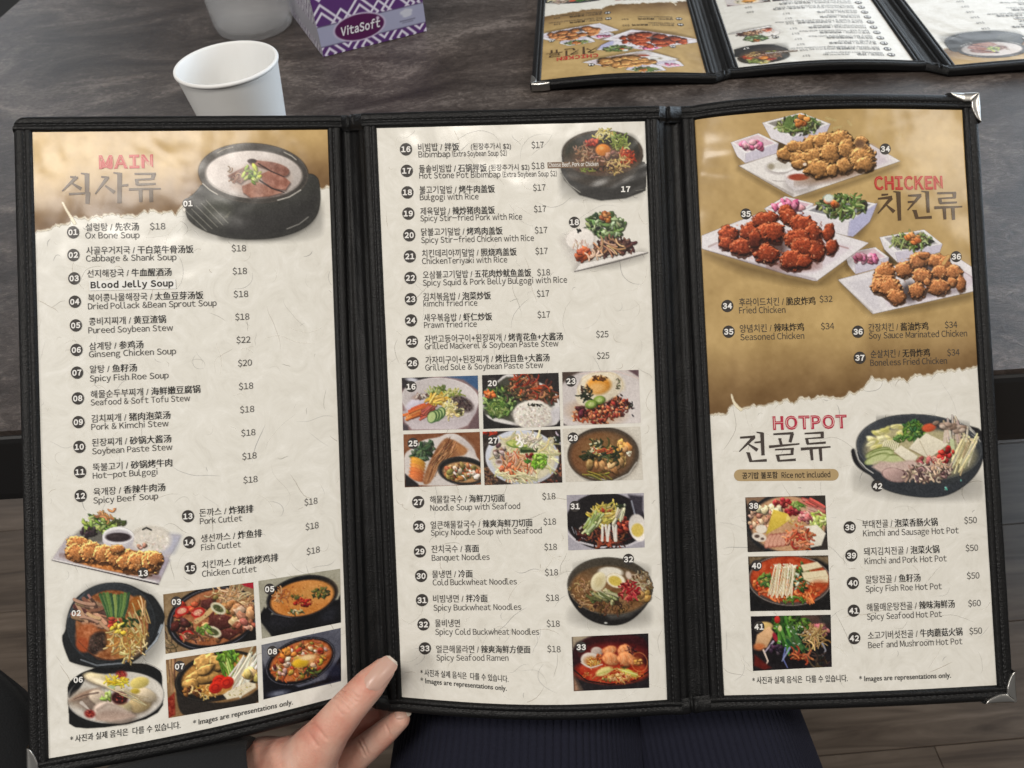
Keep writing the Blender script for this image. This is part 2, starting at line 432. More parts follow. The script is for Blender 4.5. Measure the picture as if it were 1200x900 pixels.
def p13(s):
    s.po([(75,465),(215,270),(300,250),(1150,260),(1060,420),(960,668)],(206,198,204),3,.85)
    s.po([(960,640),(1050,470),(1010,440),(900,600)],(170,160,180),5,.7)
    s.po([(1050,260),(1150,270),(1080,400),(960,400),(1040,340)],(180,184,206),10,.75)
    s.po([(150,380),(200,300),(220,440),(150,440)],(182,172,180),5,.7)
    s.ln([(78,468),(500,562),(960,668)],(5,11),(58,54,56),1); s.ln([(90,462),(500,552),(940,650)],10,(232,228,226),.9)
    s.el(430,270,130,60,(96,94,84),5,6,.8)
    s.leaves(44,(470,170,140,80,8),42,[(104,130,56),(140,160,80),(166,184,110),(70,92,40)])
    s.leaves(10,(380,235,60,35),36,[(66,46,60),(80,64,70),(52,50,40)])
    s.strands(14,(520,95,80,28),70,11,[(206,140,90),(220,160,110)],20,40)
    s.leaves(7,(630,160,50,30),30,[(84,92,52),(110,120,70)])
    s.el(900,300,165,110,(226,218,206),0,5,.95,noise=14,nsc=.05); s.dots(70,(900,320,150,80),10,[(236,230,220),(204,192,176),(216,206,190)],.7)
    s.chunks(5,(840,350,60,25),22,[(206,150,130),(214,170,150)],hi=0); s.ln([(830,215),(860,200),(900,218)],14,(40,42,38),.9)
    s.el(627,290,130,98,(214,208,214),0,1.2,sh=.12); s.el(627,265,128,70,(240,238,238),0); s.el(627,270,112,55,(196,190,196),0,2); s.el(628,278,105,38,(62,50,54),0,1.4); s.el(600,268,50,12,(90,78,80),0,3,.6)
    s.el(560,520,400,34,(110,66,50),13,3,.6)
    s.po([(185,440),(210,330),(300,280),(400,320),(540,360),(660,370),(820,400),(980,410),(990,470),(930,580),(800,600),(640,570),(480,540),(330,500),(220,470)],(206,130,66),2,noise=50,nsc=.05)
    for x,y,a,b,r in ((300,330,100,62,10),(290,410,105,70,20),(400,400,90,90,-40),(500,420,85,80,-45),(610,440,80,95,-30),(700,470,90,95,-30),(800,480,100,90,0),(900,480,90,95,-15),(930,460,70,70,0),(620,380,60,40,0)):
        s.fried(x,y,a,b,(222,146,82),r,.05,.13,1.2,.15)
    s.dots(60,(600,450,380,60,11),8,[(240,180,120),(176,92,44),(250,206,150)],.55)
def p02(s):
    s.el(500,500,440,420,(60,54,50),0,16,.35)
    s.po([(10,575),(55,520),(60,440),(110,260),(240,150),(450,90),(600,100),(760,185),(830,205),(930,370),(920,440),(840,620),(700,760),(560,835),(420,850),(300,845),(100,795),(80,770)],(42,45,48),1.5)
    s.el(455,455,392,362,(52,56,60),-12,2,sh=.2); s.el(455,455,385,352,(120,126,132),-12,ring=1.2,al=.35)
    s.ln([(760,700),(850,600),(900,470)],(14,26),(186,196,206),.75); s.ln([(190,770),(330,820),(560,800),(700,700)],(12,18),(150,156,164),.7); s.ln([(800,640),(870,540)],(10,8),(20,20,24),.9)
    s.ln([(80,400),(130,290),(220,190)],14,(96,102,110),.7)
    s.el(462,465,320,305,(160,100,58),-10,1.6,noise=44,nsc=.03); s.el(462,465,320,305,(90,50,34),-10,ring=3,al=.6)
    s.el(290,370,130,120,(150,108,84),20,3,noise=40,nsc=.03)
    s.strands(46,(290,360,120,110),170,26,[(156,116,92),(178,140,118),(130,94,78),(190,150,120),(110,78,66)],35,40,.12)
    s.el(250,560,105,110,(184,106,62),20,4,noise=34,nsc=.03); s.el(210,640,70,60,(176,86,46),50,3)
    for i in range(9):
        x = 360+i*31; s.ln([(x,200-10*math.sin(i)),(x+40-i*7,300),(x+70-i*14,390)],(30,24),[(66,104,62),(84,120,66),(110,142,72),(58,92,64),(140,160,84)][i%5]); s.ln([(x-8,210),(x+30-i*7,300),(x+58-i*14,380)],5,(170,190,120),.4)
    s.el(690,290,70,80,(170,104,40),0,3,noise=20); s.el(720,360,50,30,(60,84,44),0,2)
    s.el(330,620,80,110,(70,52,44),30,3,rag=.4,nsc=.02,noise=34); s.dots(60,(330,620,70,100,30),8,[(40,34,32),(96,80,70),(120,96,84)],.7)
    s.chunks(8,(480,440,46,44),26,[(184,48,44),(206,74,60),(150,38,38)])
    s.el(590,590,170,160,(186,128,60),0,10,.8)
    s.strands(80,(600,610,165,150,-20),120,10,[(214,190,120),(230,210,150),(196,164,90),(206,150,80)],None,180,.35)
    s.chunks(14,(540,500,90,60),20,[(220,190,60),(232,206,84)]); s.strands(12,(700,400,80,120),190,10,[(220,190,130),(190,160,100)],80,20,.12)
    s.leaves(8,(600,440,90,40),30,[(50,70,40),(70,96,50)])
    s.ln([(170,610),(260,700),(340,765),(480,775)],10,(120,66,40),.6)
def p06(s):
    s.po([(88,290),(160,220),(250,160),(375,118),(450,80),(640,66),(900,62),(1000,85),(1105,150),(1110,260),(1130,665),(110,810),(98,560),(90,400)],(30,32,34),1.2)
    s.el(610,430,525,282,(206,200,192),-4,1.5); s.el(610,425,520,275,(120,120,118),-4,1,ring=1.2,al=.6); s.el(612,415,500,258,(212,206,196),-4,3,sh=-.06)
    s.ln([(930,62),(1030,100),(1105,150)],10,(212,206,200))
    s.po([(98,440),(130,330),(230,230),(450,130),(700,60),(900,80),(1105,180),(1110,280),(1000,200),(760,140),(600,180),(300,180),(230,330),(130,430)],(30,31,34),2.5)
    s.el(250,440,150,90,(176,160,144),-20,6); s.el(330,500,130,90,(140,122,110),30,8,sh=.3)
    for q,a,b,r,c in (((450,240),190,62,14,(216,200,160)),((620,330),330,34,20,(220,206,176)),((280,400),160,30,-22,(170,140,120)),((430,430),110,80,20,(198,180,160)),((600,590),230,115,8,(196,176,162)),((870,500),130,95,-20,(190,166,120)),((930,400),130,70,25,(214,196,166)),((700,540),80,60,0,(186,170,130))):
        s.el(q[0]+8,q[1]+16,a,b,(90,74,62),r,5,.6); s.el(q[0],q[1],a,b,c,r,2.5,sh=.38,rag=.12,nsc=.012)
    s.po([(390,680),(400,560),(520,490),(640,520),(830,635),(700,670),(550,690)],(176,152,138),3,sh=-.3); s.po([(400,600),(520,495),(640,525),(760,590),(600,560),(480,560)],(222,206,192),8,.7)
    s.ln([(160,450),(260,410),(420,380)],(10,22),(96,76,68),.7); s.ln([(240,490),(330,570)],(40,10),(214,204,196),.8)
    for x,y,z in ((670,185,58),(330,610,56),(650,440,92)):
        s.el(x,y,z,z*.75,(70,22,24) if z>90 else (150,40,34),10,3,noise=30,nsc=.05); s.dots(18,(x,y,z*.7,z*.5),9,[(190,70,50),(60,20,24),(214,120,100)],.7)
    s.el(865,275,105,62,(216,196,110),-12,2,sh=.3); s.el(820,365,50,30,(196,170,60),0,2,sh=.3)
    s.strands(34,(620,255,130,45),80,14,[(232,206,50),(244,222,90),(214,180,40)],None,60,.3)
    s.el(560,325,42,24,(176,196,160),0,2); s.leaves(5,(500,410,60,50),44,[(150,176,80),(176,196,110)])
    s.strands(8,(760,420,190,40,22),240,9,[(214,196,160),(196,170,130)],22,8,.05)
def p03(s):
    s.bg((150,124,90),16,.03); s.po([(510,40),(600,40),(600,80),(540,62)],(186,40,60),1)
    s.strands(26,(70,390,60,90),90,5,[(96,80,60),(176,150,112)],60,40,.3)
    s.el(340,262,286,200,(32,32,36),-14,1.2); s.el(345,262,272,186,(150,150,164),-14,1.2,ring=2.0,al=.9); s.el(350,255,255,168,(176,110,70),-14,2,noise=30,nsc=.03)
    s.po([(560,340),(610,300),(612,400),(480,440)],(24,24,28),2,.9)
    s.strands(70,(470,130,110,45,10),90,7,[(216,176,130),(230,196,150),(196,150,104)],None,180,.5)
    s.chunks(26,(340,260,220,130,-14),34,[(150,90,60),(190,130,80),(120,60,44),(206,160,110),(130,120,60)])
    s.chunks(8,(200,230,90,70),28,[(190,60,44),(210,90,60)])
    s.chunks(6,(160,310,60,40),34,[(70,36,34),(90,50,44)])
    for q in ([(320,250),(390,230),(460,255),(450,310),(380,330),(310,300)],[(270,150),(330,135),(350,180),(300,200),(265,185)],[(390,340),(450,320),(500,350),(440,390),(395,370)]):
        s.po([(x+5,y+8) for x,y in q],(30,14,14),2,.8); s.po(q,(104,54,48),1.2,noise=16,sh=.5)
    s.ln([(240,280),(300,240),(340,200)],30,(212,176,120)); s.chunks(10,(520,240,70,60),40,[(216,180,140),(190,140,100)]); s.chunks(8,(540,300,60,30),28,[(210,160,130),(170,100,80)])
    for x,y,r in ((375,200,30),(345,345,24)): s.el(x,y,52,32,(212,206,176),r,1.2); s.el(x,y,36,19,(90,96,60),r,1.2)
    for x,y in ((250,225),(150,215),(180,368)): s.el(x,y,44,30,(196,44,36),-20,1.2); s.el(x,y,30,18,(226,150,130),-20,1); s.dots(6,(x,y,20,12),5,[(230,190,150)])
    s.leaves(6,(290,340,50,30),30,[(110,140,60)]); s.strands(12,(250,380,100,25),70,8,[(120,80,60),(170,120,80)],10,30); s.dots(60,(340,270,220,130,-14),6,[(230,190,150),(70,40,30)],.6)
def p07(s):
    s.bg((150,116,78),18,.02); s.strands(12,(80,600,40,100),160,8,[(176,140,96),(120,90,60)],90,8,.02,dark=0)
    s.po([(60,760),(105,720),(110,860),(66,880)],(150,50,30),2,noise=40,nsc=.08)
    s.po([(105,640),(120,700),(250,770),(400,790),(560,750),(640,680),(640,790),(400,850),(200,870),(130,850)],(52,46,42),2)
    s.el(375,620,275,150,(40,36,34),-14,1.2); s.el(375,620,266,142,(96,88,80),-14,1,ring=1.5,al=.8); s.el(385,612,240,122,(196,140,70),-14,2,noise=26)
    s.po([(150,870),(620,790),(630,770),(640,800),(400,880)],(44,40,40),3,.8)
    for x,y,a,b,r in ((300,540,75,60,-30),(240,620,90,34,-25),(330,620,90,40,-20),(205,670,50,34,0),(380,540,60,50,10),(300,580,60,30,-30)): s.fried(x,y,a,b,(222,168,92),r,.03,.06,.8)
    s.strands(36,(290,720,80,32),46,8,[(226,180,100),(196,140,60),(240,206,140)],None,180,.7); s.chunks(6,(200,710,60,30),22,[(120,70,40),(170,110,50)])
    s.strands(26,(440,540,60,80),150,8,[(130,170,50),(166,196,84),(90,130,40),(190,214,120)],70,18,.1)
    s.leaves(12,(430,500,60,50),30,[(120,160,50),(90,130,40)])
    s.strands(34,(540,580,70,90),190,8,[(230,226,206),(214,206,176),(240,238,224)],-60,8,.03,dark=.75)
    for x,y in ((380,650),(360,690),(430,660)): s.el(x,y,44,36,(206,44,24),-30,1.2,sh=.3); s.el(x-4,y,24,18,(150,20,14),-30,1.4,ring=2); 
    s.po([(405,735),(440,710),(560,655),(605,665),(610,690),(520,745),(430,765)],(226,214,186),1.4,noise=12); s.dots(26,(510,710,80,26,-20),5,[(176,150,80),(206,190,150)])
    s.chunks(5,(590,610,40,30),36,[(226,200,140),(214,180,110)])
def p05(s):
    s.bg((168,164,146),7,.02); s.po([(40,350),(80,280),(120,330),(550,230),(565,200),(572,380),(130,470),(95,420)],(30,30,34),2)
    s.po([(50,335),(100,275),(130,310),(100,380)],(26,26,30),1.5); s.el(200,360,110,50,(46,46,54),-20,8,.7); s.el(490,330,60,40,(54,56,66),-40,8,.7)
    s.el(322,212,232,132,(30,29,32),-13,1.3); s.el(322,212,226,126,(130,126,128),-13,1,ring=1.0,al=.6)
    s.el(322,222,206,110,(214,138,66),-13,2,noise=22,nsc=.02); s.el(380,190,120,60,(206,150,80),-13,14,.6)
    s.strands(20,(190,200,60,30),60,6,[(226,170,120),(180,110,60)],-30,40)
    s.leaves(20,(440,190,60,34,-10),18,[(80,88,50),(110,110,60),(60,66,44)]); s.leaves(12,(280,310,60,16),16,[(80,96,50),(190,180,130)])
    s.chunks(22,(325,248,58,26),13,[(176,42,32),(206,70,44),(150,34,30)]); s.leaves(8,(290,210,40,14),13,[(96,96,50)]); s.dots(40,(320,220,180,90,-13),6,[(176,90,40),(230,170,100),(150,80,40)],.6)
    s.ln([(110,290),(150,325),(250,345)],7,(96,96,104),.8)
def p08(s):
    s.bg((96,98,112),14,.01); s.po([(70,620),(95,700),(300,790),(470,740),(560,600),(575,560),(575,740),(75,875)],(26,27,38),2); s.el(170,830,60,18,(150,156,176),-10,4,.7); s.el(530,690,50,50,(50,54,76),0,10,.8)
    s.po([(40,500),(270,480),(120,590),(60,680)],(150,150,150),14,.5)
    s.el(310,625,232,140,(26,26,34),-22,1.3); s.el(310,625,226,134,(160,160,172),-22,1,ring=1.2,al=.85); s.el(314,620,206,118,(190,104,52),-22,2,noise=40,nsc=.03)
    s.strands(60,(310,620,190,100,-22),60,9,[(214,110,50),(190,70,40),(226,170,110),(206,150,90),(170,90,60)],None,180,.4)
    s.chunks(44,(310,620,185,100,-22),22,[(206,120,50),(190,70,44),(220,180,140),(150,110,60),(180,150,60),(226,206,190)])
    s.chunks(6,(180,670,50,40),24,[(110,44,40),(206,170,150)]); s.el(450,560,40,26,(196,110,80),0,1.5,ring=2.4)
    s.el(345,615,80,34,(220,170,110),-14,4,.8); s.el(310,635,52,28,(224,180,40),-10,2,sh=.3); s.el(355,600,46,16,(240,206,150),-10,2); s.leaves(10,(370,690,80,30),20,[(60,60,40),(96,110,50)]); s.chunks(4,(240,565,40,20),30,[(220,140,60)])
def p17(s):
    s.el(330,330,300,130,(50,46,42),2,18,.42)
    s.po([(80,250),(110,340),(200,430),(330,465),(480,450),(600,405),(610,250),(590,230)],(60,58,56),2); s.ln([(90,300),(140,370),(205,415)],7,(170,168,160),.8); s.ln([(540,405),(600,395)],4,(150,148,140),.7)
    s.po([(95,190),(100,260),(150,340),(250,380),(380,385),(500,340),(570,260),(586,190)],(72,66,60),1.6,noise=8)
    s.ln([(140,320),(240,350),(400,345),(520,290)],10,(98,88,78),.5,4)
    s.el(340,180,245,140,(92,78,66),0,1.4,noise=10); s.el(342,176,222,122,(56,52,46),0,2)
    s.el(170,170,60,70,(62,66,52),20,8,.7); s.el(490,120,60,50,(64,66,52),20,8,.7)
    s.el(340,215,190,85,(120,84,62),0,8,.9)
    s.strands(90,(340,230,165,60),44,6,[(176,130,108),(140,96,78),(200,160,130),(110,76,64)],None,180,.5)
    s.strands(30,(355,70,60,30),44,7,[(216,200,110),(196,180,80),(230,220,150)]); s.strands(34,(440,110,60,40,25),50,6,[(150,166,80),(186,196,120),(120,136,60)])
    s.chunks(14,(275,115,34,20),13,[(206,84,60),(190,60,50)]); s.strands(20,(225,170,50,40),40,5,[(190,150,120),(160,110,80)])
    s.el(342,160,44,36,(222,134,52),0,1.6,sh=.25); s.el(332,148,16,10,(240,190,120),0,2,.8)
    s.strands(36,(480,200,50,36),40,7,[(216,92,50),(226,120,70),(190,70,40)]); s.strands(40,(430,250,70,44,-20),36,6,[(206,170,110),(220,190,130)]); s.chunks(8,(390,190,26,18),20,[(150,110,90)])
    s.strands(26,(330,275,100,20),40,6,[(96,76,70),(130,100,60),(70,60,50)]); s.strands(10,(250,280,40,14),30,5,[(150,160,70)]); s.leaves(3,(370,100,20,8),14,[(50,46,36)])
def p18(s):
    s.po([(170,890),(215,840),(600,770),(620,780),(620,800),(420,860)],(120,112,108),12,.4); s.po([(90,700),(250,640),(300,760),(200,880),(130,770)],(214,208,206),14,.5)
    s.po([(170,890),(205,845),(560,770),(615,775)],(232,228,224),1.2); s.ln([(172,892),(400,838),(615,778)],5,(110,104,104),.9)
    s.leaves(90,(360,615,115,75,8),30,[(110,136,84),(150,170,120),(80,106,60),(176,192,150),(64,84,54)]); s.chunks(12,(360,560,30,26),14,[(206,140,80),(190,120,60)]); s.dots(20,(280,650,60,30),10,[(44,52,40)])
    s.el(205,695,88,66,(236,230,224),-8,2.2,sh=.06); s.strands(26,(200,730,60,26),24,4,[(216,190,176),(236,226,216),(200,160,140)],90,30,.1,dark=0); s.leaves(5,(195,645,14,7),12,[(40,44,36)])
    s.chunks(20,(225,790,50,40),17,[(196,90,50),(170,70,44),(210,110,70)])
    s.strands(110,(410,745,130,50,-6),44,9,[(96,64,58),(130,90,78),(70,46,44),(150,104,88),(110,84,84)],None,180,.5)
    s.strands(14,(380,745,70,34),90,8,[(206,150,116),(220,176,140)],60,40,.35); s.strands(6,(270,800,40,12),60,9,[(230,200,170)],10,20)
def p16(s):
    s.bg((150,120,120),10,.01); s.po([(270,85),(580,85),(580,200),(470,120)],(70,104,146),3); s.po([(30,95),(260,95),(160,140),(40,190)],(60,56,60),3); s.el(110,120,44,14,(206,206,216),10,2)
    s.po([(40,340),(60,420),(110,470),(420,470),(500,440),(560,350),(570,300)],(196,186,190),2,sh=-.15)
    s.po([(500,460),(560,350),(585,300),(590,470)],(120,96,100),3); s.po([(35,420),(80,440),(85,480),(40,480)],(90,80,86),3)
    s.el(305,255,272,150,(212,204,204),3,1.5,sh=-.1); s.el(305,255,268,146,(232,228,228),3,1,ring=1.5); s.el(300,300,235,105,(190,180,182),3,6)
    s.el(150,290,90,46,(206,200,216),-25,3,sh=.2); s.el(170,240,60,20,(176,150,140),-8,2)
    s.leaves(14,(180,235,70,14),22,[(206,190,180),(110,80,74)])
    s.strands(40,(300,215,80,34),60,8,[(170,180,110),(120,140,70),(214,216,170)],70,40); s.strands(40,(400,225,60,30),46,8,[(206,206,120),(226,226,160),(160,176,80)])
    s.el(460,290,85,50,(92,76,76),25,3,noise=22,nsc=.1); s.dots(80,(460,290,75,42,25),6,[(120,104,100),(60,48,50)])
    s.strands(30,(165,335,90,34,-22),120,13,[(222,120,60),(232,150,90),(206,96,50)],-24,12,.04)
    s.strands(14,(215,345,40,34,-30),80,12,[(170,70,66),(206,110,90)],-40,14,.04)
    s.strands(36,(285,260,60,28),66,10,[(232,200,90),(240,214,120),(226,176,60)],-20,40,.2)
    s.strands(50,(370,330,60,50),50,9,[(232,220,160),(216,200,130),(240,232,190)])
    for x,y in ((310,355),(290,370),(270,375),(250,382)): s.el(x,y,34,44,(70,106,60),20,1.2); s.el(x-4,y,27,38,(186,206,140),20,1.2)
    s.leaves(8,(440,350,30,20),16,[(230,220,150),(80,80,50)])
def p20(s):
    s.bg((54,50,50),8,.02)
    s.po([(765,75),(850,85),(1145,190),(1150,420),(1080,450),(820,445),(605,390),(600,200),(700,140)],(222,218,216),1.4)
    s.po([(770,100),(840,100),(1100,190),(1110,300),(830,420),(610,360),(620,200)],(70,70,58),2,.9)
    s.leaves(110,(720,270,110,110,-30),30,[(70,96,56),(110,136,70),(50,70,44),(84,110,60),(150,176,110)]); s.el(700,320,64,56,(120,146,70),0,6,.5); s.strands(40,(705,315,60,50),44,6,[(150,176,90),(96,130,60),(190,206,130)],None,180,.8)
    s.chunks(12,(655,220,34,22),22,[(222,112,50),(236,140,70)])
    s.strands(150,(960,190,165,70,18),70,11,[(140,84,64),(176,110,84),(110,64,50),(206,140,100),(84,70,50)],None,180,.4); s.strands(16,(960,160,140,50,18),100,8,[(206,90,50),(190,70,40)],20,50)
    s.strands(16,(840,200,70,70),60,9,[(70,60,50),(110,100,70)])
    s.el(960,375,145,108,(150,140,136),0,6,.7); s.el(955,365,142,102,(226,220,210),0,2,rag=.1,nsc=.05,sh=.1); s.dots(260,(955,370,130,88),8,[(240,236,228),(206,196,184),(222,214,204),(190,176,166)],.7); s.leaves(9,(970,295,50,12),11,[(44,44,36)]); s.po([(1080,340),(1145,310),(1150,400),(1100,430)],(206,202,206),3)
def p25(s):
    s.bg((140,88,56),16,.012)
    s.po([(50,640),(110,600),(180,540),(300,525),(350,495),(440,500),(545,600),(560,660),(590,690),(590,860),(60,870),(55,740)],(214,206,202),1.5,sh=.05); s.po([(470,520),(540,590),(550,650),(470,600),(430,540)],(190,180,180),6,.6)
    s.po([(60,780),(150,850),(160,870),(60,872)],(50,46,48),2)
    s.leaves(60,(190,625,90,55,-35),30,[(70,90,66),(50,70,52),(96,116,84),(84,100,80)])
    for i,(x,y) in enumerate(((150,690),(150,712),(148,735),(145,760),(142,785),(138,808))): s.el(x,y,56,20,[(226,166,60),(220,156,56),(226,150,70),(222,128,66),(216,116,60),(220,124,70)][i],24,1.2,sh=.3); s.el(x,y+3,54,18,(150,80,40),24,1,ring=1.2,al=.5)
    s.po([(190,860),(185,820),(230,690),(330,520),(400,540),(505,610),(480,650),(400,665),(320,690),(290,740),(240,850)],(160,108,70),2,noise=22,nsc=.02)
    s.po([(400,545),(500,610),(470,650),(390,600)],(196,136,84),5,.8)
    for k in range(7): s.ln([(205+k*16,850-k*12),(250+k*20,710-k*14),(340+k*14,560+k*4)],(5,9),[(206,150,100),(96,60,40),(220,170,120)][k%3],.6)
    s.strands(50,(330,640,120,50,-55),70,4,[(120,76,50),(210,160,110),(90,56,40)],-55,12,.05,dark=0)
    s.el(465,760,176,100,(44,42,42),6,1.3); s.el(465,760,170,94,(120,116,110),6,1,ring=1.4,al=.7); s.el(470,770,145,72,(196,150,104),4,2)
    s.chunks(44,(470,775,130,58),26,[(226,206,180),(206,130,84),(190,150,100),(236,220,206),(150,140,80),(120,70,50)]); s.dots(30,(470,775,120,50),7,[(206,80,40),(90,110,50)])
def p27(s):
    s.bg((70,60,56),20,.05); s.dots(260,(1050,720,130,140),9,[(130,80,60),(170,110,80),(80,50,44)]); s.dots(160,(650,800,60,70),9,[(120,90,70),(70,50,44),(160,120,90)]); s.chunks(8,(650,490,50,20),20,[(196,70,50)],hi=0); s.strands(12,(1130,530,20,40),50,10,[(200,200,200),(60,60,60)],90,30)
    s.el(882,665,258,194,(196,200,212),4,1.4,sh=.1); s.el(882,665,254,190,(226,228,234),4,1,ring=1.5); s.el(890,670,228,168,(216,208,180),4,3)
    s.strands(160,(900,650,205,150,4),120,8,[(226,216,170),(236,230,196),(206,196,140),(216,206,160)],None,180,.35,dark=.8)
    for x,y,r in ((840,565,10),(820,575,14),(870,580,6)): s.el(x,y,52,22,(106,140,60),r,1.2); s.el(x,y-4,46,17,(206,214,120),r,1.2)
    s.po([(865,610),(880,595),(995,600),(985,630),(870,635)],(56,76,44),1.5); s.po([(880,600),(985,602),(980,612),(880,608)],(170,186,110),2,.8)
    s.strands(30,(930,550,70,26),60,9,[(240,236,226),(226,216,196)])
    s.chunks(12,(740,630,50,60),28,[(206,190,180),(150,120,110),(120,90,84)]); s.el(725,700,34,26,(216,200,196),0,1.4); s.el(722,698,20,12,(140,110,100),0,2)
    s.strands(110,(850,720,110,85,0),80,8,[(222,150,110),(206,110,70),(236,190,160),(230,170,130)],70,70,.25)
    s.chunks(10,(790,760,60,40,30),26,[(214,110,70),(226,140,100)],hi=.2); s.chunks(5,(925,650,30,12),15,[(150,50,44)])
    s.leaves(34,(1000,690,60,50,-20),24,[(140,190,60),(110,160,44),(176,212,96)]); s.leaves(8,(920,690,20,14),15,[(70,130,44)])
    s.strands(26,(850,800,120,36,10),80,8,[(222,216,170),(236,226,190)],20,40,.2)
def p23(s):
    s.bg((206,196,192),8,.01); s.po([(50,65),(260,60),(120,130),(55,190)],(90,74,66),2); s.po([(510,50),(590,50),(590,100)],(110,84,90),2); s.po([(50,420),(100,440),(50,440)],(60,54,54),2)
    s.el(330,280,330,240,(212,204,202),0,3,sh=-.04); s.ln([(180,80),(400,50),(590,110)],6,(222,196,190),.8)
    s.el(290,350,185,80,(190,150,110),5,10,.7)
    s.strands(40,(270,380,140,40,4),50,10,[(206,110,66),(160,70,50),(226,160,110)]); s.chunks(130,(370,330,165,80,-18),17,[(200,96,60),(170,66,50),(222,130,84),(130,60,50),(226,160,110),(90,44,40)])
    s.leaves(22,(420,300,130,80),15,[(60,40,40),(84,50,48)]); s.chunks(8,(190,340,40,30),26,[(110,50,54),(90,44,46)]); s.leaves(6,(540,320,20,70),13,[(50,54,50)])
    s.el(320,175,165,108,(226,214,190),-8,2,rag=.22,nsc=.02,sh=.08,noise=14); s.el(220,250,75,60,(226,214,190),0,2,rag=.3,nsc=.03); s.el(320,170,160,104,(196,160,100),-8,1,ring=2,al=.5)
    s.el(310,160,86,62,(226,150,50),-6,4,sh=.25); s.el(290,178,66,36,(240,190,120),-6,5,.8); s.leaves(16,(310,110,60,20),14,[(90,54,24),(120,76,34)]); s.leaves(16,(220,200,44,44),16,[(60,50,36),(90,70,50)]); s.leaves(8,(440,150,24,44),12,[(110,106,80)])
    s.strands(10,(230,235,50,14),70,7,[(50,60,44)],-20,30)
    for x,y in ((312,262),(255,292)): s.el(x+3,y+5,44,32,(60,80,36),-10,2,.8); s.el(x,y,40,29,(128,156,62),-10,1.2,sh=.3); s.el(x,y,26,17,(176,196,116),-10,2); s.dots(5,(x,y,16,10),5,[(214,214,150)])
def p29(s):
    s.bg((214,208,196),5,.01)
    s.el(345,650,252,200,(150,146,138),-3,2,.8); s.el(340,644,250,190,(76,66,56),-3,1.4); s.el(342,645,240,180,(120,108,92),-3,1,ring=1.2,al=.6); s.el(330,650,222,165,(134,92,60),-3,5,noise=14)
    s.el(450,640,110,130,(110,92,76),-10,20,.7); s.ln([(240,800),(400,835),(520,780),(575,700)],9,(200,196,188),.8)
    s.el(350,620,160,110,(150,112,66),0,16,.7)
    s.chunks(20,(360,690,150,70,8),44,[(206,160,96),(186,140,84),(220,180,120)],.5); s.chunks(8,(470,600,50,46),36,[(206,150,80),(220,170,100)])
    s.strands(40,(320,600,110,50,-14),70,9,[(60,66,44),(226,216,176),(220,190,110),(80,84,54)],-30,50); s.strands(16,(390,650,80,30),60,9,[(60,66,50),(96,100,70)],10,40); s.strands(10,(350,620,70,18),50,7,[(196,96,60)],-10,20); s.strands(12,(290,790,90,14),110,7,[(170,160,70),(110,100,50)],10,12,.1); s.leaves(10,(240,660,50,16),26,[(56,60,40)]); s.dots(20,(520,635,20,20),6,[(230,226,210)])
def p31(s):
    s.bg((176,172,182),10,.01); s.el(290,215,245,178,(44,40,42),2,1.5); s.ln([(55,290),(110,340),(260,378),(420,368),(520,330)],12,(206,202,208),.95)
    s.po([(430,50),(520,60),(520,200),(470,190)],(70,66,76),3); s.ln([(450,90),(475,190)],10,(170,176,190),.7); s.ln([(80,250),(95,290)],5,(176,176,186),.8); s.ln([(100,260),(110,300)],4,(176,176,186),.8); s.el(155,322,18,10,(226,222,220),0)
    s.ln([(120,300),(130,260),(170,225)],9,(214,200,190),.9)
    s.strands(90,(270,300,150,60),70,8,[(90,50,44),(70,40,40),(120,66,50),(150,84,60)],None,180,.5)
    s.chunks(18,(390,250,50,60),22,[(150,50,40),(110,36,34),(180,80,60)]); s.strands(14,(280,340,40,26),44,10,[(190,90,60)],90,30)
    s.strands(90,(280,175,90,60,-20),70,9,[(226,206,110),(236,222,150),(206,190,90),(214,190,70)],None,180,.3); s.strands(26,(210,225,50,30,-40),80,11,[(170,190,110),(206,214,160)],-55,12,.03)
    for x in (270,290,312,335,352): s.ln([(x,240),(x+14*math.sin(x),335)],15,(226,222,212)); s.ln([(x+6,245),(x+6,320)],4,(180,170,160),.5)
    s.strands(8,(375,180,24,50),80,12,[(222,216,190)],-70,10,.02)
    s.leaves(7,(290,145,44,10),13,[(170,60,40),(190,100,50)]); s.leaves(5,(375,120,20,10),16,[(64,74,44)])
    s.el(490,255,56,86,(232,226,220),-14,1.4,sh=-.1); s.el(487,270,38,42,(222,196,96),-10,2,noise=10)
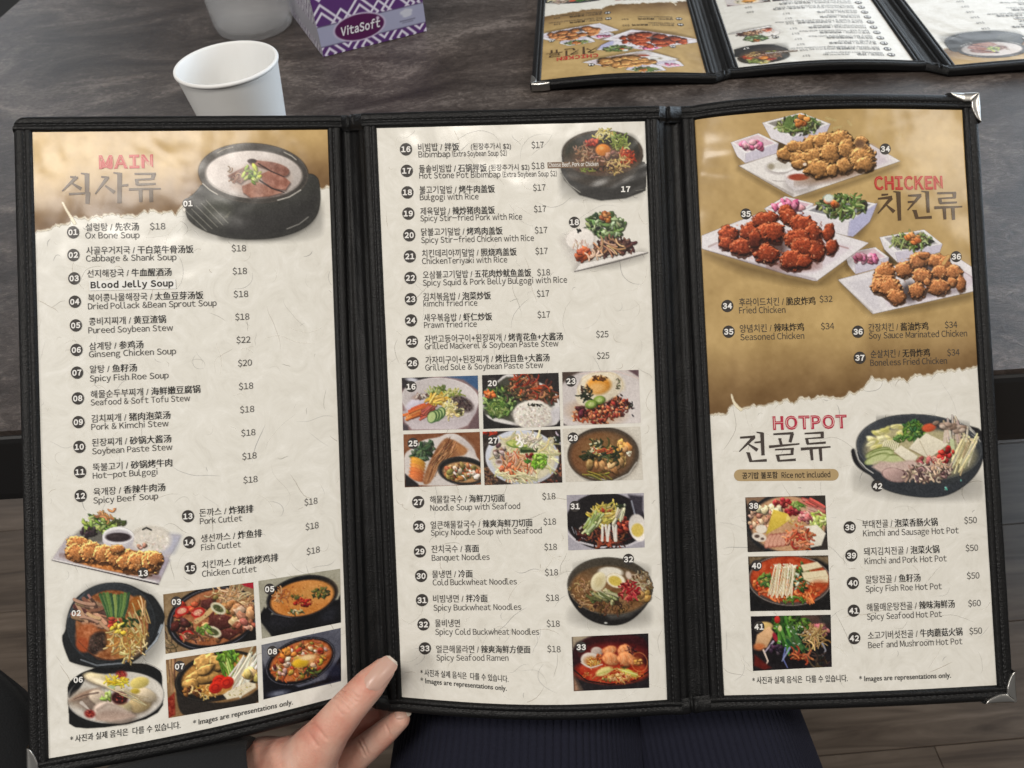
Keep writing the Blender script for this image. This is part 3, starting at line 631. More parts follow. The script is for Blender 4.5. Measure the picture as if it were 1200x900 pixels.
def p32(s):
    s.el(330,800,230,70,(90,84,78),0,14,.4); s.po([(52,620),(60,690),(130,790),(220,845),(330,866),(430,845),(520,770),(578,680),(583,600)],(44,42,42),1.6)
    s.po([(300,800),(430,780),(560,680),(520,740),(430,800),(330,815)],(160,158,150),8,.6)
    s.el(317,618,266,180,(78,72,64),4,1.3,sh=.1); s.el(317,618,262,176,(150,146,136),4,1,ring=1.1,al=.7); s.el(317,640,246,148,(138,100,64),4,3,noise=24,nsc=.02); s.el(330,520,180,50,(84,76,62),2,12,.6)
    s.strands(120,(190,670,130,80,30),44,6,[(176,136,90),(150,108,66),(200,166,120),(120,86,54)],None,180,.8,.8); s.strands(60,(510,600,60,80),40,7,[(196,176,140),(160,130,90),(214,200,170)],None,180,.8,.8); s.chunks(12,(510,680,60,26),24,[(206,160,90),(190,150,84)],al=.8)
    s.strands(60,(330,750,130,34),40,6,[(110,78,48),(84,60,40),(150,110,70)],None,180,.8)
    s.strands(30,(270,680,80,36),70,13,[(150,156,104),(190,190,146),(110,116,70)],20,60,.1)
    s.el(320,530,76,32,(226,220,206),4,2); s.el(245,590,46,62,(226,216,180),22,1.8,sh=.1); s.el(250,588,28,40,(196,176,120),22,5,.5)
    s.el(352,582,62,44,(236,228,206),20,1.4); s.el(352,582,60,42,(160,130,90),20,1,ring=1.2,al=.6); s.el(348,585,42,30,(214,188,84),20,2,noise=12)
    s.strands(60,(435,645,55,62),34,7,[(176,30,44),(200,60,66),(140,24,36),(220,110,100)],None,180,.6); s.el(432,550,18,26,(214,196,180),-20,2)
    s.el(290,845,10,5,(200,200,196),0)
def p33(s):
    s.bg((48,42,46),6,.02); s.po([(110,100),(380,100),(170,200),(115,300)],(176,160,136),4); s.po([(130,600),(240,790),(250,810),(135,815)],(170,130,104),4); s.po([(130,600),(160,640),(250,800),(200,800)],(70,64,60),4,.8)
    s.po([(380,100),(900,80),(1090,170),(1090,560),(900,690),(500,700),(200,590),(130,480),(125,300),(200,190)],(70,22,30),3,noise=10,nsc=.01); s.el(260,400,130,150,(44,24,30),0,20,.6)
    s.el(620,560,470,165,(190,60,30),0,4,noise=30,nsc=.02); s.el(640,330,330,110,(186,50,30),0,10,.8); s.ln([(140,545),(300,680),(600,725),(900,680),(1090,560)],16,(30,24,26),.9)
    s.strands(90,(650,620,400,80),60,10,[(214,110,50),(230,150,80),(190,70,36)],None,180,.5)
    s.el(430,310,78,62,(186,170,160),10,1.4,sh=.2); s.el(350,420,128,98,(206,196,186),14,1.5,sh=.15); s.el(372,440,104,66,(196,130,70),14,4,noise=20); s.strands(30,(380,440,80,40),60,10,[(226,170,70),(214,120,50),(230,196,120)]); s.ln([(230,450),(350,515),(500,470)],12,(226,216,206),.9); s.chunks(8,(460,385,40,40),24,[(206,96,44)])
    for x,y,a,b,r in ((590,290,95,55,-10),(610,400,115,80,15),(780,300,90,85,-20),(800,400,110,90,20),(900,430,70,50,0)):
        s.el(x+6,y+14,a,b,(110,40,24),r,4,.7); s.el(x,y,a,b,(226,150,96),r,2,sh=.35,rag=.15,nsc=.02,noise=12)
        for k in range(-2,3): s.ln([(x+k*a*.35-10,y-b*.6),(x+k*a*.35+12,y),(x+k*a*.35-6,y+b*.6)],8,(240,190,150) if k%2 else (206,100,56),.55)
    s.strands(14,(870,300,40,50),80,8,[(70,30,34),(110,60,60)],70,50); s.el(970,440,104,125,(226,150,84),-15,1.6,ring=3.2); s.el(955,430,60,80,(150,84,44),-15,6,.8); s.chunks(8,(960,430,50,60),24,[(206,120,60),(226,160,80)])
    s.el(520,560,110,50,(222,206,130),-22,2,sh=.2); s.ln([(440,600),(560,560),(690,520)],16,(190,190,100),.8); s.el(840,580,120,40,(206,206,90),22,2,sh=.2); s.ln([(700,530),(830,570),(940,600)],14,(232,226,160),.8); s.po([(730,500),(840,500),(780,530)],(56,80,50),3); s.chunks(6,(560,660,60,26),24,[(130,120,60),(170,150,70)])
    s.strands(50,(730,640,130,50),44,12,[(230,176,110),(240,200,140),(206,150,80)],None,180,.8); s.dots(50,(600,560,380,130),8,[(246,206,150),(206,70,30)],.6)
def salad(s, x, y, w, h, n=44):
    s.leaves(int(n*1.9),(x,y,w,h),w*.17,[(96,116,70),(130,146,88),(70,82,56),(160,172,112),(56,56,46),(110,104,70)]); s.strands(n//3,(x,y,w*.9,h*.9),w*.6,w*.06,[(170,186,120),(110,136,70)],None,180,.7)
def dish(s, top, front, side, inn=(196,190,200)):
    s.po(front,(226,222,228),1.1); s.po(side,(206,200,216),1.1); s.po(top,(238,236,238),1.1); c = np.mean(top,0); s.po([c+(np.array(q)-c)*.84 for q in top],inn,1.2)
def p34(s):
    s.po([(90,400),(420,600),(700,520),(1120,370),(1000,420),(450,610)],(80,60,34),12,.5); s.el(370,260,60,50,(84,66,44),0,8,.7); s.po([(40,260),(110,370),(200,360),(90,380)],(110,84,50),8,.4)
    dish(s,[(235,105),(480,40),(668,112),(425,200)],[(235,105),(425,190),(425,262),(290,205)],[(425,190),(668,112),(640,175),(470,250),(425,262)],(150,146,140)); salad(s,460,120,130,62); s.chunks(9,(490,90,44,30),20,[(222,150,84),(206,130,70)],hi=0); s.el(400,110,30,30,(110,136,76),0,3)
    dish(s,[(33,230),(210,172),(338,235),(130,300)],[(33,230),(130,290),(125,362),(75,320)],[(130,290),(338,235),(325,300),(160,352),(125,362)],(222,196,206)); s.chunks(22,(175,245,85,24),22,[(222,130,160),(236,170,190),(200,100,140)])
    s.po([(85,380),(330,300),(900,230),(1115,350),(435,580)],(232,228,226),1.2); s.po([(560,500),(1000,340),(1080,350),(600,500)],(206,196,206),5,.7); s.po([(85,380),(435,560),(435,582)],(176,166,160),2,.8); s.po([(930,250),(1050,330),(960,380)],(206,190,206),8,.6)
    s.el(352,392,92,42,(150,140,140),0,3,.6); s.el(475,500,100,60,(150,140,140),0,6,.5); s.el(350,385,84,36,(242,240,238),0,1.2); s.el(350,378,70,24,(206,200,190),0,3,.7); s.el(290,385,22,20,(170,160,140),0,3)
    s.po([(375,440),(385,490),(440,540),(520,520),(565,450)],(214,208,210),1.6); s.el(475,443,90,37,(240,236,236),0,1.2); s.el(465,452,66,22,(186,84,60),0,1.6,sh=-.2); s.ln([(300,472),(330,478),(385,478)],4,(150,140,140),.8)
    s.el(700,430,220,40,(120,76,40),-12,8,.7)
    for x,y,a,b,r in ((400,300,80,50,-10),(450,260,60,40,0),(560,240,90,60,-20),(620,220,70,50,-10),(730,215,85,60,15),(860,240,50,50,30),(480,340,70,50,20),(560,320,70,52,-10),(670,300,72,80,-20),(770,270,60,60,0),(590,400,95,62,8),(760,380,70,50,-20),(870,330,85,80,0),(880,370,70,50,0),(680,410,40,40,0),(470,370,50,34,0)): s.fried(x,y,a,b,(208,150,88),r,.05,.13,1.35,.5)
    s.el(855,240,34,26,(110,80,60),30,3,.8); s.el(505,370,12,10,(236,220,206),0); s.dots(50,(640,310,280,110),6,[(240,196,130),(140,84,40)],.5)
    for x0,y0,x1,y1 in ((640,75,700,90),(690,140,735,130),(1110,180,1150,215),(780,95,800,120)): s.ln([(x0,y0),(x1,y1)],9,(240,226,160),.45,3)
def p35(s):
    s.po([(60,430),(740,610),(1060,380),(900,520),(740,640),(300,540)],(84,62,36),16,.5); s.po([(930,330),(1000,330),(1100,170),(1110,120),(1130,170)],(110,90,56),10,.5)
    dish(s,[(420,155),(545,80),(720,125),(600,205)],[(420,155),(600,200),(600,260),(460,210)],[(600,200),(720,125),(700,170),(620,260)],(220,186,200)); s.chunks(24,(560,145,85,36),24,[(222,130,160),(236,170,190),(200,100,140)])
    dish(s,[(650,170),(850,85),(1105,125),(940,235)],[(650,170),(940,228),(925,322),(720,270)],[(940,228),(1105,125),(1060,235),(960,325),(925,322)],(150,150,156)); s.po([(940,228),(1105,125),(1060,235),(960,325),(930,322)],(176,178,216),3,.8); salad(s,890,140,150,72,54); s.chunks(8,(830,130,40,40),22,[(214,130,70),(190,90,50)],hi=0); s.el(810,90,30,26,(216,226,220),0,3)
    s.po([(38,400),(38,320),(370,190),(700,260),(1055,365),(740,596),(720,596)],(230,226,230),1.2); s.po([(80,390),(360,230),(960,390),(730,550),(600,560)],(218,206,216),4,.7); s.po([(40,400),(730,580),(740,597),(560,560)],(186,176,184),2,.8)
    s.ln([(80,388),(130,365)],12,(190,170,170),.8); s.ln([(850,375),(930,398)],9,(186,150,150),.8); s.el(470,390,90,80,(60,34,28),0,10,.7); s.el(600,500,130,30,(120,56,40),0,8,.7)
    for x,y,a,b,r in ((200,320,62,62,0),(190,370,50,44,0),(330,290,70,50,-20),(280,390,78,58,10),(420,220,80,48,-15),(430,300,62,60,0),(480,300,66,66,-10),(550,170,40,44,60),(570,210,62,50,30),(660,260,90,66,25),(710,310,60,70,20),(810,300,36,56,10),(830,390,40,50,20),(620,340,80,62,-10),(660,390,90,60,10),(740,410,50,66,0),(430,430,84,62,10),(590,470,84,62,5),(660,480,50,46,0),(360,340,40,60,0)): s.fried(x,y,a,b,(186,84,50),r,.05,.14,1.5,.6)
    s.el(350,370,30,44,(70,34,30),0,6,.6); s.el(745,340,16,30,(60,34,30),0,5,.6); s.dots(130,(520,340,330,160),6,[(236,150,110),(246,190,150),(120,36,22)],.6)
def p36(s):
    s.po([(50,500),(325,790),(1150,600),(1150,640),(330,800)],(80,62,36),14,.5); s.po([(420,260),(540,380),(440,380)],(80,70,56),8,.8); s.po([(100,300),(160,450),(190,450),(120,420)],(110,84,50),8,.5)
    dish(s,[(378,160),(735,98),(882,215),(500,280)],[(378,160),(500,270),(525,365),(415,255)],[(500,270),(882,215),(860,280),(540,365),(525,365)],(176,172,176)); salad(s,640,190,160,62,50); s.chunks(12,(645,165,50,46),24,[(216,130,70),(226,150,90)],hi=0)
    dish(s,[(98,285),(345,240),(452,320),(180,375)],[(98,285),(180,370),(185,455),(125,380)],[(180,370),(452,320),(445,385),(200,452),(185,455)],(222,196,206)); s.chunks(24,(270,325,105,28),26,[(222,130,160),(236,170,190),(200,100,140)])
    s.po([(42,500),(200,460),(420,400),(1000,320),(1150,420),(1150,590),(325,775)],(228,224,228),1.2); s.po([(110,520),(330,480),(390,740),(330,740)],(210,206,214),4,.7); s.po([(1000,400),(1150,500),(1060,590),(700,680),(450,710),(390,600)],(216,202,216),5,.7); s.po([(42,500),(320,755),(325,775)],(176,166,160),2,.8); s.ln([(1060,440),(1145,500)],10,(196,176,186),.8)
    s.el(620,600,70,80,(72,64,64),0,8,.85); s.el(780,400,50,80,(70,60,62),0,8,.8); s.el(900,500,50,40,(80,64,64),0,8,.8); s.el(770,610,230,24,(80,70,70),-6,5,.6)
    for x,y,a,b,r in ((420,440,90,76,-20),(380,540,72,80,20),(460,560,100,84,30),(510,640,80,64,20),(580,420,80,66,0),(690,350,76,74,20),(740,305,50,30,0),(840,350,80,56,0),(900,370,50,60,0),(720,470,80,66,10),(870,440,80,60,0),(980,440,66,60,20),(1030,530,40,66,0),(960,520,40,44,0),(680,590,72,66,20),(850,562,100,62,3),(760,520,30,30,0)): s.fried(x,y,a,b,(212,138,84),r,.045,.12,1.35,.5)
    s.ln([(890,370),(930,310)],26,(220,176,110)); s.dots(90,(700,480,340,170),7,[(240,190,130),(130,64,36)],.55)
def p42(s):
    s.el(640,640,500,140,(90,84,80),4,18,.4); s.po([(40,370),(75,350),(90,420),(130,500),(200,560),(330,620),(260,600),(150,550),(70,480)],(50,50,54),2); s.po([(1030,170),(1100,190),(1155,240),(1155,330),(1110,290)],(50,50,54),2)
    s.po([(85,340),(110,470),(230,600),(300,690),(480,745),(700,768),(880,740),(1060,610),(1140,470),(1150,330),(1100,250)],(62,66,72),1.6,sh=-.1)
    s.el(255,660,38,44,(62,62,64),0,1.2)
    s.el(610,350,520,278,(74,78,84),4,1.4,sh=.05); s.el(612,352,512,272,(140,146,152),4,1,ring=1.0,al=.5); s.ln([(85,360),(110,450),(170,520),(230,560)],9,(214,212,208),.85); s.ln([(960,150),(1060,210),(1115,300)],8,(196,194,190),.8); s.ln([(1040,240),(1080,270)],6,(170,170,170),.8)
    s.el(620,390,455,215,(186,176,136),4,5,noise=16); s.el(880,470,180,110,(84,86,80),-30,20,.6)
    s.el(640,150,330,44,(62,66,72),4,8,.7)
    for k in range(26): x,y = s.rnd((340,260,150,70,-25)); s.el(x,y,40,18,[(220,212,150),(206,200,120),(232,226,180)][k%3],s.r.uniform(-50,40),1.5,sh=.35); s.ln([(x-26,y+8),(x+20,y-6)],5,(160,156,80),.5)
    for k in range(8): s.ln([(300+k*18,365),(330+k*16,290)],11,(232,226,196)); s.ln([(308+k*18,365),(338+k*16,290)],4,(150,146,90),.6)
    s.leaves(46,(570,210,90,80,20),32,[(96,130,56),(130,160,76),(70,106,50),(60,110,60)]); s.leaves(16,(450,270,50,26),26,[(90,126,60),(110,140,70)])
    for x,y,r in ((270,390,-18),(300,400,-10),(390,440,0),(260,440,-20)): s.el(x,y,105,36,(120,134,70),r,1.2); s.el(x,y+5,100,31,(196,204,146),r,1.5)
    for q in ([(400,380),(460,330),(600,420),(580,455),(510,465)],[(525,355),(600,265),(690,330),(850,320),(690,440)],[(610,280),(665,228),(850,318),(790,370),(690,440)],):
        s.po([(x+4,y+12) for x,y in q],(150,130,96),2,.8); s.po(q,(230,222,200),1.2,sh=.08)
    s.el(690,185,58,34,(214,92,56),-10,2,sh=.2)
    s.strands(20,(900,230,110,80,20),150,16,[(206,190,170),(186,166,146),(226,214,196)],80,12,.03)
    for k in range(16): x,y = s.rnd((870,170,130,44,15)); s.el(x+2,y+8,28,15,(80,64,56),0,1.5,.7); s.el(x,y,28,16,[(170,146,130),(150,126,110),(196,176,160)][k%3],s.r.uniform(-20,20),1.2,sh=.4)
    s.strands(46,(980,390,70,90,25),200,9,[(226,214,170),(206,190,140),(236,228,196)],-66,6,.02,dark=.8); s.dots(30,(1000,270,70,24,30),9,[(232,220,176),(206,190,150)])
    s.ln([(880,290),(890,400)],34,(196,206,160)); s.ln([(830,220),(820,300)],30,(214,196,180))
    s.chunks(26,(820,430,90,50,-40),28,[(196,40,44),(214,64,60),(160,30,36)]); s.strands(10,(740,440,50,16),50,9,[(236,176,160)])
    s.chunks(8,(640,460,70,30),34,[(150,80,80),(170,100,96)],hi=0)
    s.po([(220,510),(290,465),(400,470),(560,450),(600,480),(500,620),(400,600),(300,560)],(206,180,170),3,noise=8); s.el(410,575,110,58,(186,156,150),12,1.6,sh=.2); s.el(410,575,108,56,(110,80,80),12,1,ring=1.5,al=.8); s.el(320,500,90,36,(216,190,180),10,2,ring=1.4,al=.8)
    s.strands(130,(680,555,185,66,-4),60,13,[(176,150,140),(130,104,100),(214,190,170),(96,76,76),(226,200,176)],None,180,.6); s.strands(20,(790,500,90,40),60,11,[(236,214,190),(226,190,160)])
    s.leaves(4,(830,690,14,14),9,[(196,226,220),(90,200,170)]); s.el(955,620,5,8,(120,200,190),0)
def p38(s):
    s.bg((70,64,60),10,.05); s.po([(30,50),(130,45),(50,110)],(150,120,96),2); s.el(225,175,190,145,(52,52,54),0,1.2); s.el(228,172,172,128,(206,160,120),0,3,noise=20)
    s.chunks(34,(105,150,56,66),16,[(222,166,140),(206,140,110),(230,190,160)]); s.chunks(12,(195,72,40,16),15,[(196,60,64),(214,90,80)]); s.chunks(14,(250,115,30,18),14,[(170,40,50),(190,60,70)])
    s.leaves(16,(275,85,30,20),14,[(150,180,90),(110,150,60)]); s.strands(14,(345,90,44,24,25),70,11,[(214,100,90),(222,150,130)],25,8,.03); s.chunks(16,(310,145,34,24),14,[(214,120,120),(190,90,96),(226,160,150)])
    s.leaves(30,(365,155,38,40),18,[(196,210,110),(214,222,140),(160,186,80)]); s.chunks(8,(140,105,60,16),22,[(226,214,170)]); s.po([(125,220),(160,105),(225,125),(238,150),(190,185)],(226,196,76),1.2,sh=.15); s.po([(225,125),(240,150),(215,160)],(240,216,120),1.5)
    s.dots(34,(262,165,30,20),5,[(226,200,140),(200,160,90)])
    s.po([(290,185),(360,175),(400,215),(380,270),(330,280),(320,230)],(232,226,210),1.4,sh=.05)
    for k in range(5): s.el(140+k*19,250-k*2,36,15,(150,70,60),-65,1); s.el(138+k*19,250-k*2,33,13,(222,164,140),-65,1.2)
    s.strands(90,(285,240,60,50),36,7,[(206,96,60),(222,130,90),(190,70,50),(230,160,120)],None,180,.5)
    s.el(95,232,34,20,(226,214,200),15,1.2); s.el(85,228,12,8,(110,90,80),0,1); s.el(110,240,8,6,(110,90,80),0,1); s.el(105,195,26,20,(232,222,206),0,1.4); s.el(345,105,60,10,(226,222,216),0,6,.3)
def p40(s):
    s.bg((40,38,38),6,.05); s.po([(45,318),(420,318),(415,360),(360,330),(120,330),(50,360)],(130,110,84),4,noise=20)
    s.el(235,430,192,118,(90,80,76),2,1.2); s.el(235,430,189,115,(190,180,172),2,1,ring=1.2,al=.8); s.el(235,425,180,105,(196,76,36),2,2,noise=36,nsc=.05)
    s.chunks(60,(230,450,165,75),14,[(206,84,40),(226,120,60),(180,56,30),(230,150,90)]); s.strands(50,(230,480,150,50),40,7,[(214,90,44),(236,140,80)])
    s.leaves(34,(275,410,50,66,-15),18,[(70,100,50),(50,80,44),(96,130,60),(190,200,170)]); s.leaves(20,(125,430,36,30),16,[(70,104,50),(110,136,60)]); s.leaves(10,(250,520,60,18),14,[(96,130,50)])
    for k in range(24): x=150+k*4.4; s.ln([(x+18-k*.4+14*math.sin(k*7),365+8*math.sin(k*3)),(x-14+k*.3,500+10*math.sin(k*5))],(7,5),[(232,222,190),(214,200,160),(240,234,210)][k%3]); s.ln([(x+22-k*.4,375),(x-10+k*.3,495)],1.6,(150,120,80),.7)
    s.dots(36,(200,365,60,14),5,[(240,234,216),(206,190,150)])
    for q in ([(285,360),(360,345),(385,368),(300,388)],[(290,395),(400,382),(412,410),(300,425)],[(300,425),(412,410),(410,440),(330,440)]): s.po([(x,y+5) for x,y in q],(160,120,80),2,.8); s.po(q,(230,216,180),1.2)
    s.el(370,455,40,24,(190,80,40),0,6,.7); s.po([(55,560),(60,520),(150,560)],(34,34,36),3); s.dots(40,(230,460,160,60),4,[(246,190,140)],.6)
def p41(s):
    s.bg((44,40,44),10,.03); s.el(250,720,170,110,(34,30,34),0,8,.8)
    s.el(120,640,40,20,(226,190,120),0,2,sh=.2); s.po([(85,680),(140,640),(165,670),(130,740),(75,730)],(222,176,130),2,sh=.2); s.el(95,735,26,16,(206,120,70),0,3)
    s.el(330,620,80,40,(130,96,84),10,8,.6); s.chunks(14,(370,660,40,30),20,[(206,130,130),(190,110,116)],hi=.2)
    s.leaves(60,(240,630,90,44),20,[(60,96,40),(84,126,50),(50,76,40),(110,150,64)]); s.strands(12,(210,690,30,60),100,12,[(60,110,50),(90,150,60)],80,20,.1); s.strands(12,(265,710,40,36),80,13,[(50,84,50),(80,120,70)],60,20,.05)
    s.el(178,610,13,17,(206,50,44),0,1.3,sh=.3); s.el(190,650,9,14,(226,206,150),0,1.3); s.el(168,690,10,22,(170,40,60),-20,1.3)
    s.strands(50,(345,690,50,40),60,5,[(206,170,110),(226,196,140),(170,130,80)],None,120,.4)
    for p,c in (([(115,750),(135,800),(125,820)],(226,206,190)),([(215,740),(205,790),(225,830)],(110,120,180)),([(385,720),(400,750),(380,790)],(150,150,160)),([(160,710),(120,760)],(190,176,196)),([(235,740),(200,800)],(150,160,200))): s.ln(p,(9,4),c)
    s.strands(16,(290,775,40,14),50,7,[(206,130,80),(180,80,50)],-10,20); s.po([(75,770),(150,830),(120,842),(70,820)],(110,36,30),3); s.dots(26,(240,680,90,60),4,[(220,226,230)],.8); s.chunks(8,(170,745,30,20),16,[(80,60,80),(56,44,60)]); s.strands(14,(370,800,50,30),60,6,[(60,50,46),(90,76,60)]); s.el(400,610,26,20,(64,62,60),0,4)
def gold(s, page):
    w = (slice(None), slice(None)); X = s.PXX; Y = s.PYY
    n = fbm(X*.03, Y*.03, 3, 4); n2 = fbm(X*.16, Y*.16, 8, 3)
    if page == 0:
        edge = np.interp(X, [30,40,60,76,80,84,90,98,110,126,140,143,152,160,172,176,184,190,195,202,207,216,240,300,372,386,400],
                            [276,274,268,264,262,259,256,259,257,253,252,255,254,253,248,249,249,252,249,247,252,243,232,226,222,219,217])
        t = (edge-Y)/110
    else:
        edge = np.interp(X, [800,826,836,852,857,860,866,872,890,915,922,930,948,966,984,992,1000,1010,1021,1028,1040,1052,1062,1072,1092,1110,1128,1144,1150,1170],
                            [492,488,488,485,477,476,478,479,476,472,470,472,467,466,468,464,461,457,444,446,447,444,447,441,439,435,433,429,430,429])
        t = (edge-Y)/330
    e2 = edge+(vnoise(X*.22, Y*.02+5, 4)-.5)*5.0+(vnoise(X*.5, Y*.05, 6)-.5)*2.4
    t = np.clip(t, 0, 1)
    if page == 0: c0 = np.array((116,86,50)); c1 = np.array((192,160,104)); k = np.clip((edge-Y)/70, 0, 1)
    else: c0 = np.array((116,88,54)); c1 = np.array((186,157,104)); k = np.clip((edge-Y)/85, 0, 1)*.8+.2*np.clip((X-820)/250, 0, 1)
    k = k*k*(3-2*k)
    C = c0+(c1-c0)*k[..., None]+((n-.5)*38+(n2-.5)*16)[..., None]*np.array([1, .97, .85])
    sd = e2-Y
    C = C+(np.array([222,214,196])-C)*np.clip((2.6-sd-1.2*(vnoise(X*.3, Y*0, 9)-.5)*2)/1.4, 0, 1)[..., None]
    s.C[w] = C; s.A[w] = np.clip(sd+.5, 0, 1)
    s.zo = (0, 0, 1.0); s.X = X; s.Y = Y; s.k = 1.0
    q = [(74,238),(78,246),(83,254),(88,262)] if page == 0 else [(857,463),(859,470),(863,476),(868,480)]
    s.ln(q, (2.0, 3.6), (232,222,196)); s.A = np.maximum(s.A, 0)

ZS = {1:(210,160,6.667), 13:(50,590,7.059), 2:(70,670,7.5), 6:(70,770,9.23), 3:(185,675,5.296), 5:(295,660,5.45), 17:(640,145,5.143), 16:(465,425,6.0),
      23:(650,425,6.0), 31:(655,570,5.295), 33:(660,735,10.91), 34:(850,125,5.4545), 35:(815,215,5.217), 36:(975,255,6.857), 42:(990,475,7.059), 38:(865,570,3.917)}
def bb(x0, y0, x1, y1): return [(x0,y0),(x1,y0),(x1,y1),(x0,y1)]
# number, page, quad in photo pixels, zoom frame used for the drawing, painter, cut-out, name, far copy too
PICS = [
 (1,0,bb(212,160,382.5,288),ZS[1],p01,True,1), (13,0,bb(58,594,216,688),ZS[13],p13,True,0), (2,0,bb(69,678,198,787),ZS[2],p02,True,0),
 (6,0,bb(78.5,775,194,859),ZS[6],p06,True,0), (3,0,[(191.5,696.3),(296.8,682),(300.3,749.5),(194.3,766)],ZS[3],p03,False,0),
 (5,0,[(302.8,680.6),(398.3,666.2),(399.4,729.2),(307,748.1)],ZS[5],p05,False,0), (7,0,[(194.6,773),(300.3,756.5),(303,823),(197.8,841.2)],ZS[3],p07,False,0),
 (8,0,[(306.3,755.5),(399,735.5),(399.4,797.8),(308.7,819.5)],ZS[5],p08,False,0),
 (17,1,bb(652,150,757.5,240),ZS[17],p17,True,1), (18,1,bb(650,244,761,322),ZS[17],p18,True,1),
 (16,1,[(471,442.8),(560,440),(561.7,502.3),(472.5,504.4)],ZS[16],p16,False,1), (20,1,[(564.9,439.6),(654.5,436.8),(656.6,499.5),(566.6,502.6)],ZS[16],p20,False,1),
 (23,1,[(658.7,436),(748.3,433.3),(750.7,495.3),(660.4,498.8)],ZS[23],p23,False,1), (25,1,[(473,508.9),(562.4,506),(563.8,567.7),(474.6,570.9)],ZS[16],p25,False,0),
 (27,1,[(565.6,505.8),(656.6,503),(659,565.3),(568,568.4)],ZS[16],p27,False,0), (29,1,[(659.4,502.3),(750,499.8),(753.5,561.8),(663.2,564.6)],ZS[23],p29,False,0),
 (31,1,[(664,580),(754.2,577.5),(755.3,641.2),(666,644.7)],ZS[31],p31,False,0), (32,1,bb(660,648,768,742),ZS[31],p32,True,0),
 (33,1,[(669.9,746),(759.5,741.8),(760.5,805.5),(672.3,809.7)],ZS[33],p33,False,0),
 (34,2,bb(854,130,1058,238),ZS[34],p34,True,1), (35,2,bb(818.5,226,1034,340),ZS[35],p35,True,1), (36,2,bb(978,266,1142.5,374),ZS[36],p36,True,1),
 (42,2,bb(993,481,1156,592),ZS[42],p42,True,1), (38,2,[(873,582.7),(966.6,580.3),(969.7,644),(875.9,646.8)],ZS[38],p38,False,0),
 (40,2,[(876.3,651.9),(970,650.5),(972.9,714.5),(879,715.9)],ZS[38],p40,False,0), (41,2,[(879.4,721.9),(972.9,720),(974.3,781),(882.2,785.9)],ZS[38],p41,False,0)]

def grid_faces(ny, nx, keep=None):
    i = np.arange(ny*nx).reshape(ny, nx)
    f = np.stack([i[:-1,:-1], i[1:,:-1], i[1:,1:], i[:-1,1:]], -1).reshape(-1, 4)
    if keep is not None:
        kk = (keep[:-1,:-1]|keep[1:,:-1]|keep[1:,1:]|keep[:-1,1:]).reshape(-1); f = f[kk]
    return f
def compact(f, *arrs):
    used = np.unique(f); mp = np.zeros(used.max()+1, int); mp[used] = np.arange(len(used))
    return (mp[f],)+tuple(a[used] for a in arrs)
# ------------------------------------------------------------ lettering
_tc = {}
def one_glyph(ch, off, res):
    v, f = glyphs0(chr(ord(ch)+0xFEE0), off, res); return v, f
def glyphs(body, off=0.0, res=3):
    if not all(32 <= ord(c) < 127 for c in body) or body.startswith('*'): return glyphs0(body, off, res)
    key = ('L', body, off)
    if key in _tc: return _tc[key]
    V = []; F = []; x = 0.0; n = 0
    for ch in body:
        if ch == ' ': x += .31; continue
        v, f = one_glyph(ch, off, res)
        if len(v) == 0: continue
        sb = .030 if ch in 'AVWTYvwyxkrt' else (.062 if ch in 'ilIHMNhnm1' else .045)
        v = v.copy(); a, b = v[:,0].min(), v[:,0].max(); v[:,0] += x+sb-a; x += b-a+2*sb; V.append(v); F += [tuple(i+n for i in q) for q in f]; n += len(v)
    _tc[key] = (np.concatenate(V), F); return _tc[key]
def glyphs0(body, off=0.0, res=3):
    key = (body, off, res)
    if key in _tc: return _tc[key]
    cu = bpy.data.curves.new('t', 'FONT'); cu.body = body; cu.size = 1.0; cu.offset = off; cu.resolution_u = res
    ob = bpy.data.objects.new('t', cu); me = bpy.data.meshes.new_from_object(ob)
    v = np.zeros(len(me.vertices)*3, np.float32); me.vertices.foreach_get('co', v); v = v.reshape(-1, 3).astype(float)
    f = [tuple(p.vertices) for p in me.polygons]
    bpy.data.objects.remove(ob); bpy.data.curves.remove(cu); bpy.data.meshes.remove(me)
    _tc[key] = (v, f); return _tc[key]
UPV = [(-.027, -1.0), (-.043, -1.0), (-.055, -1.0)]
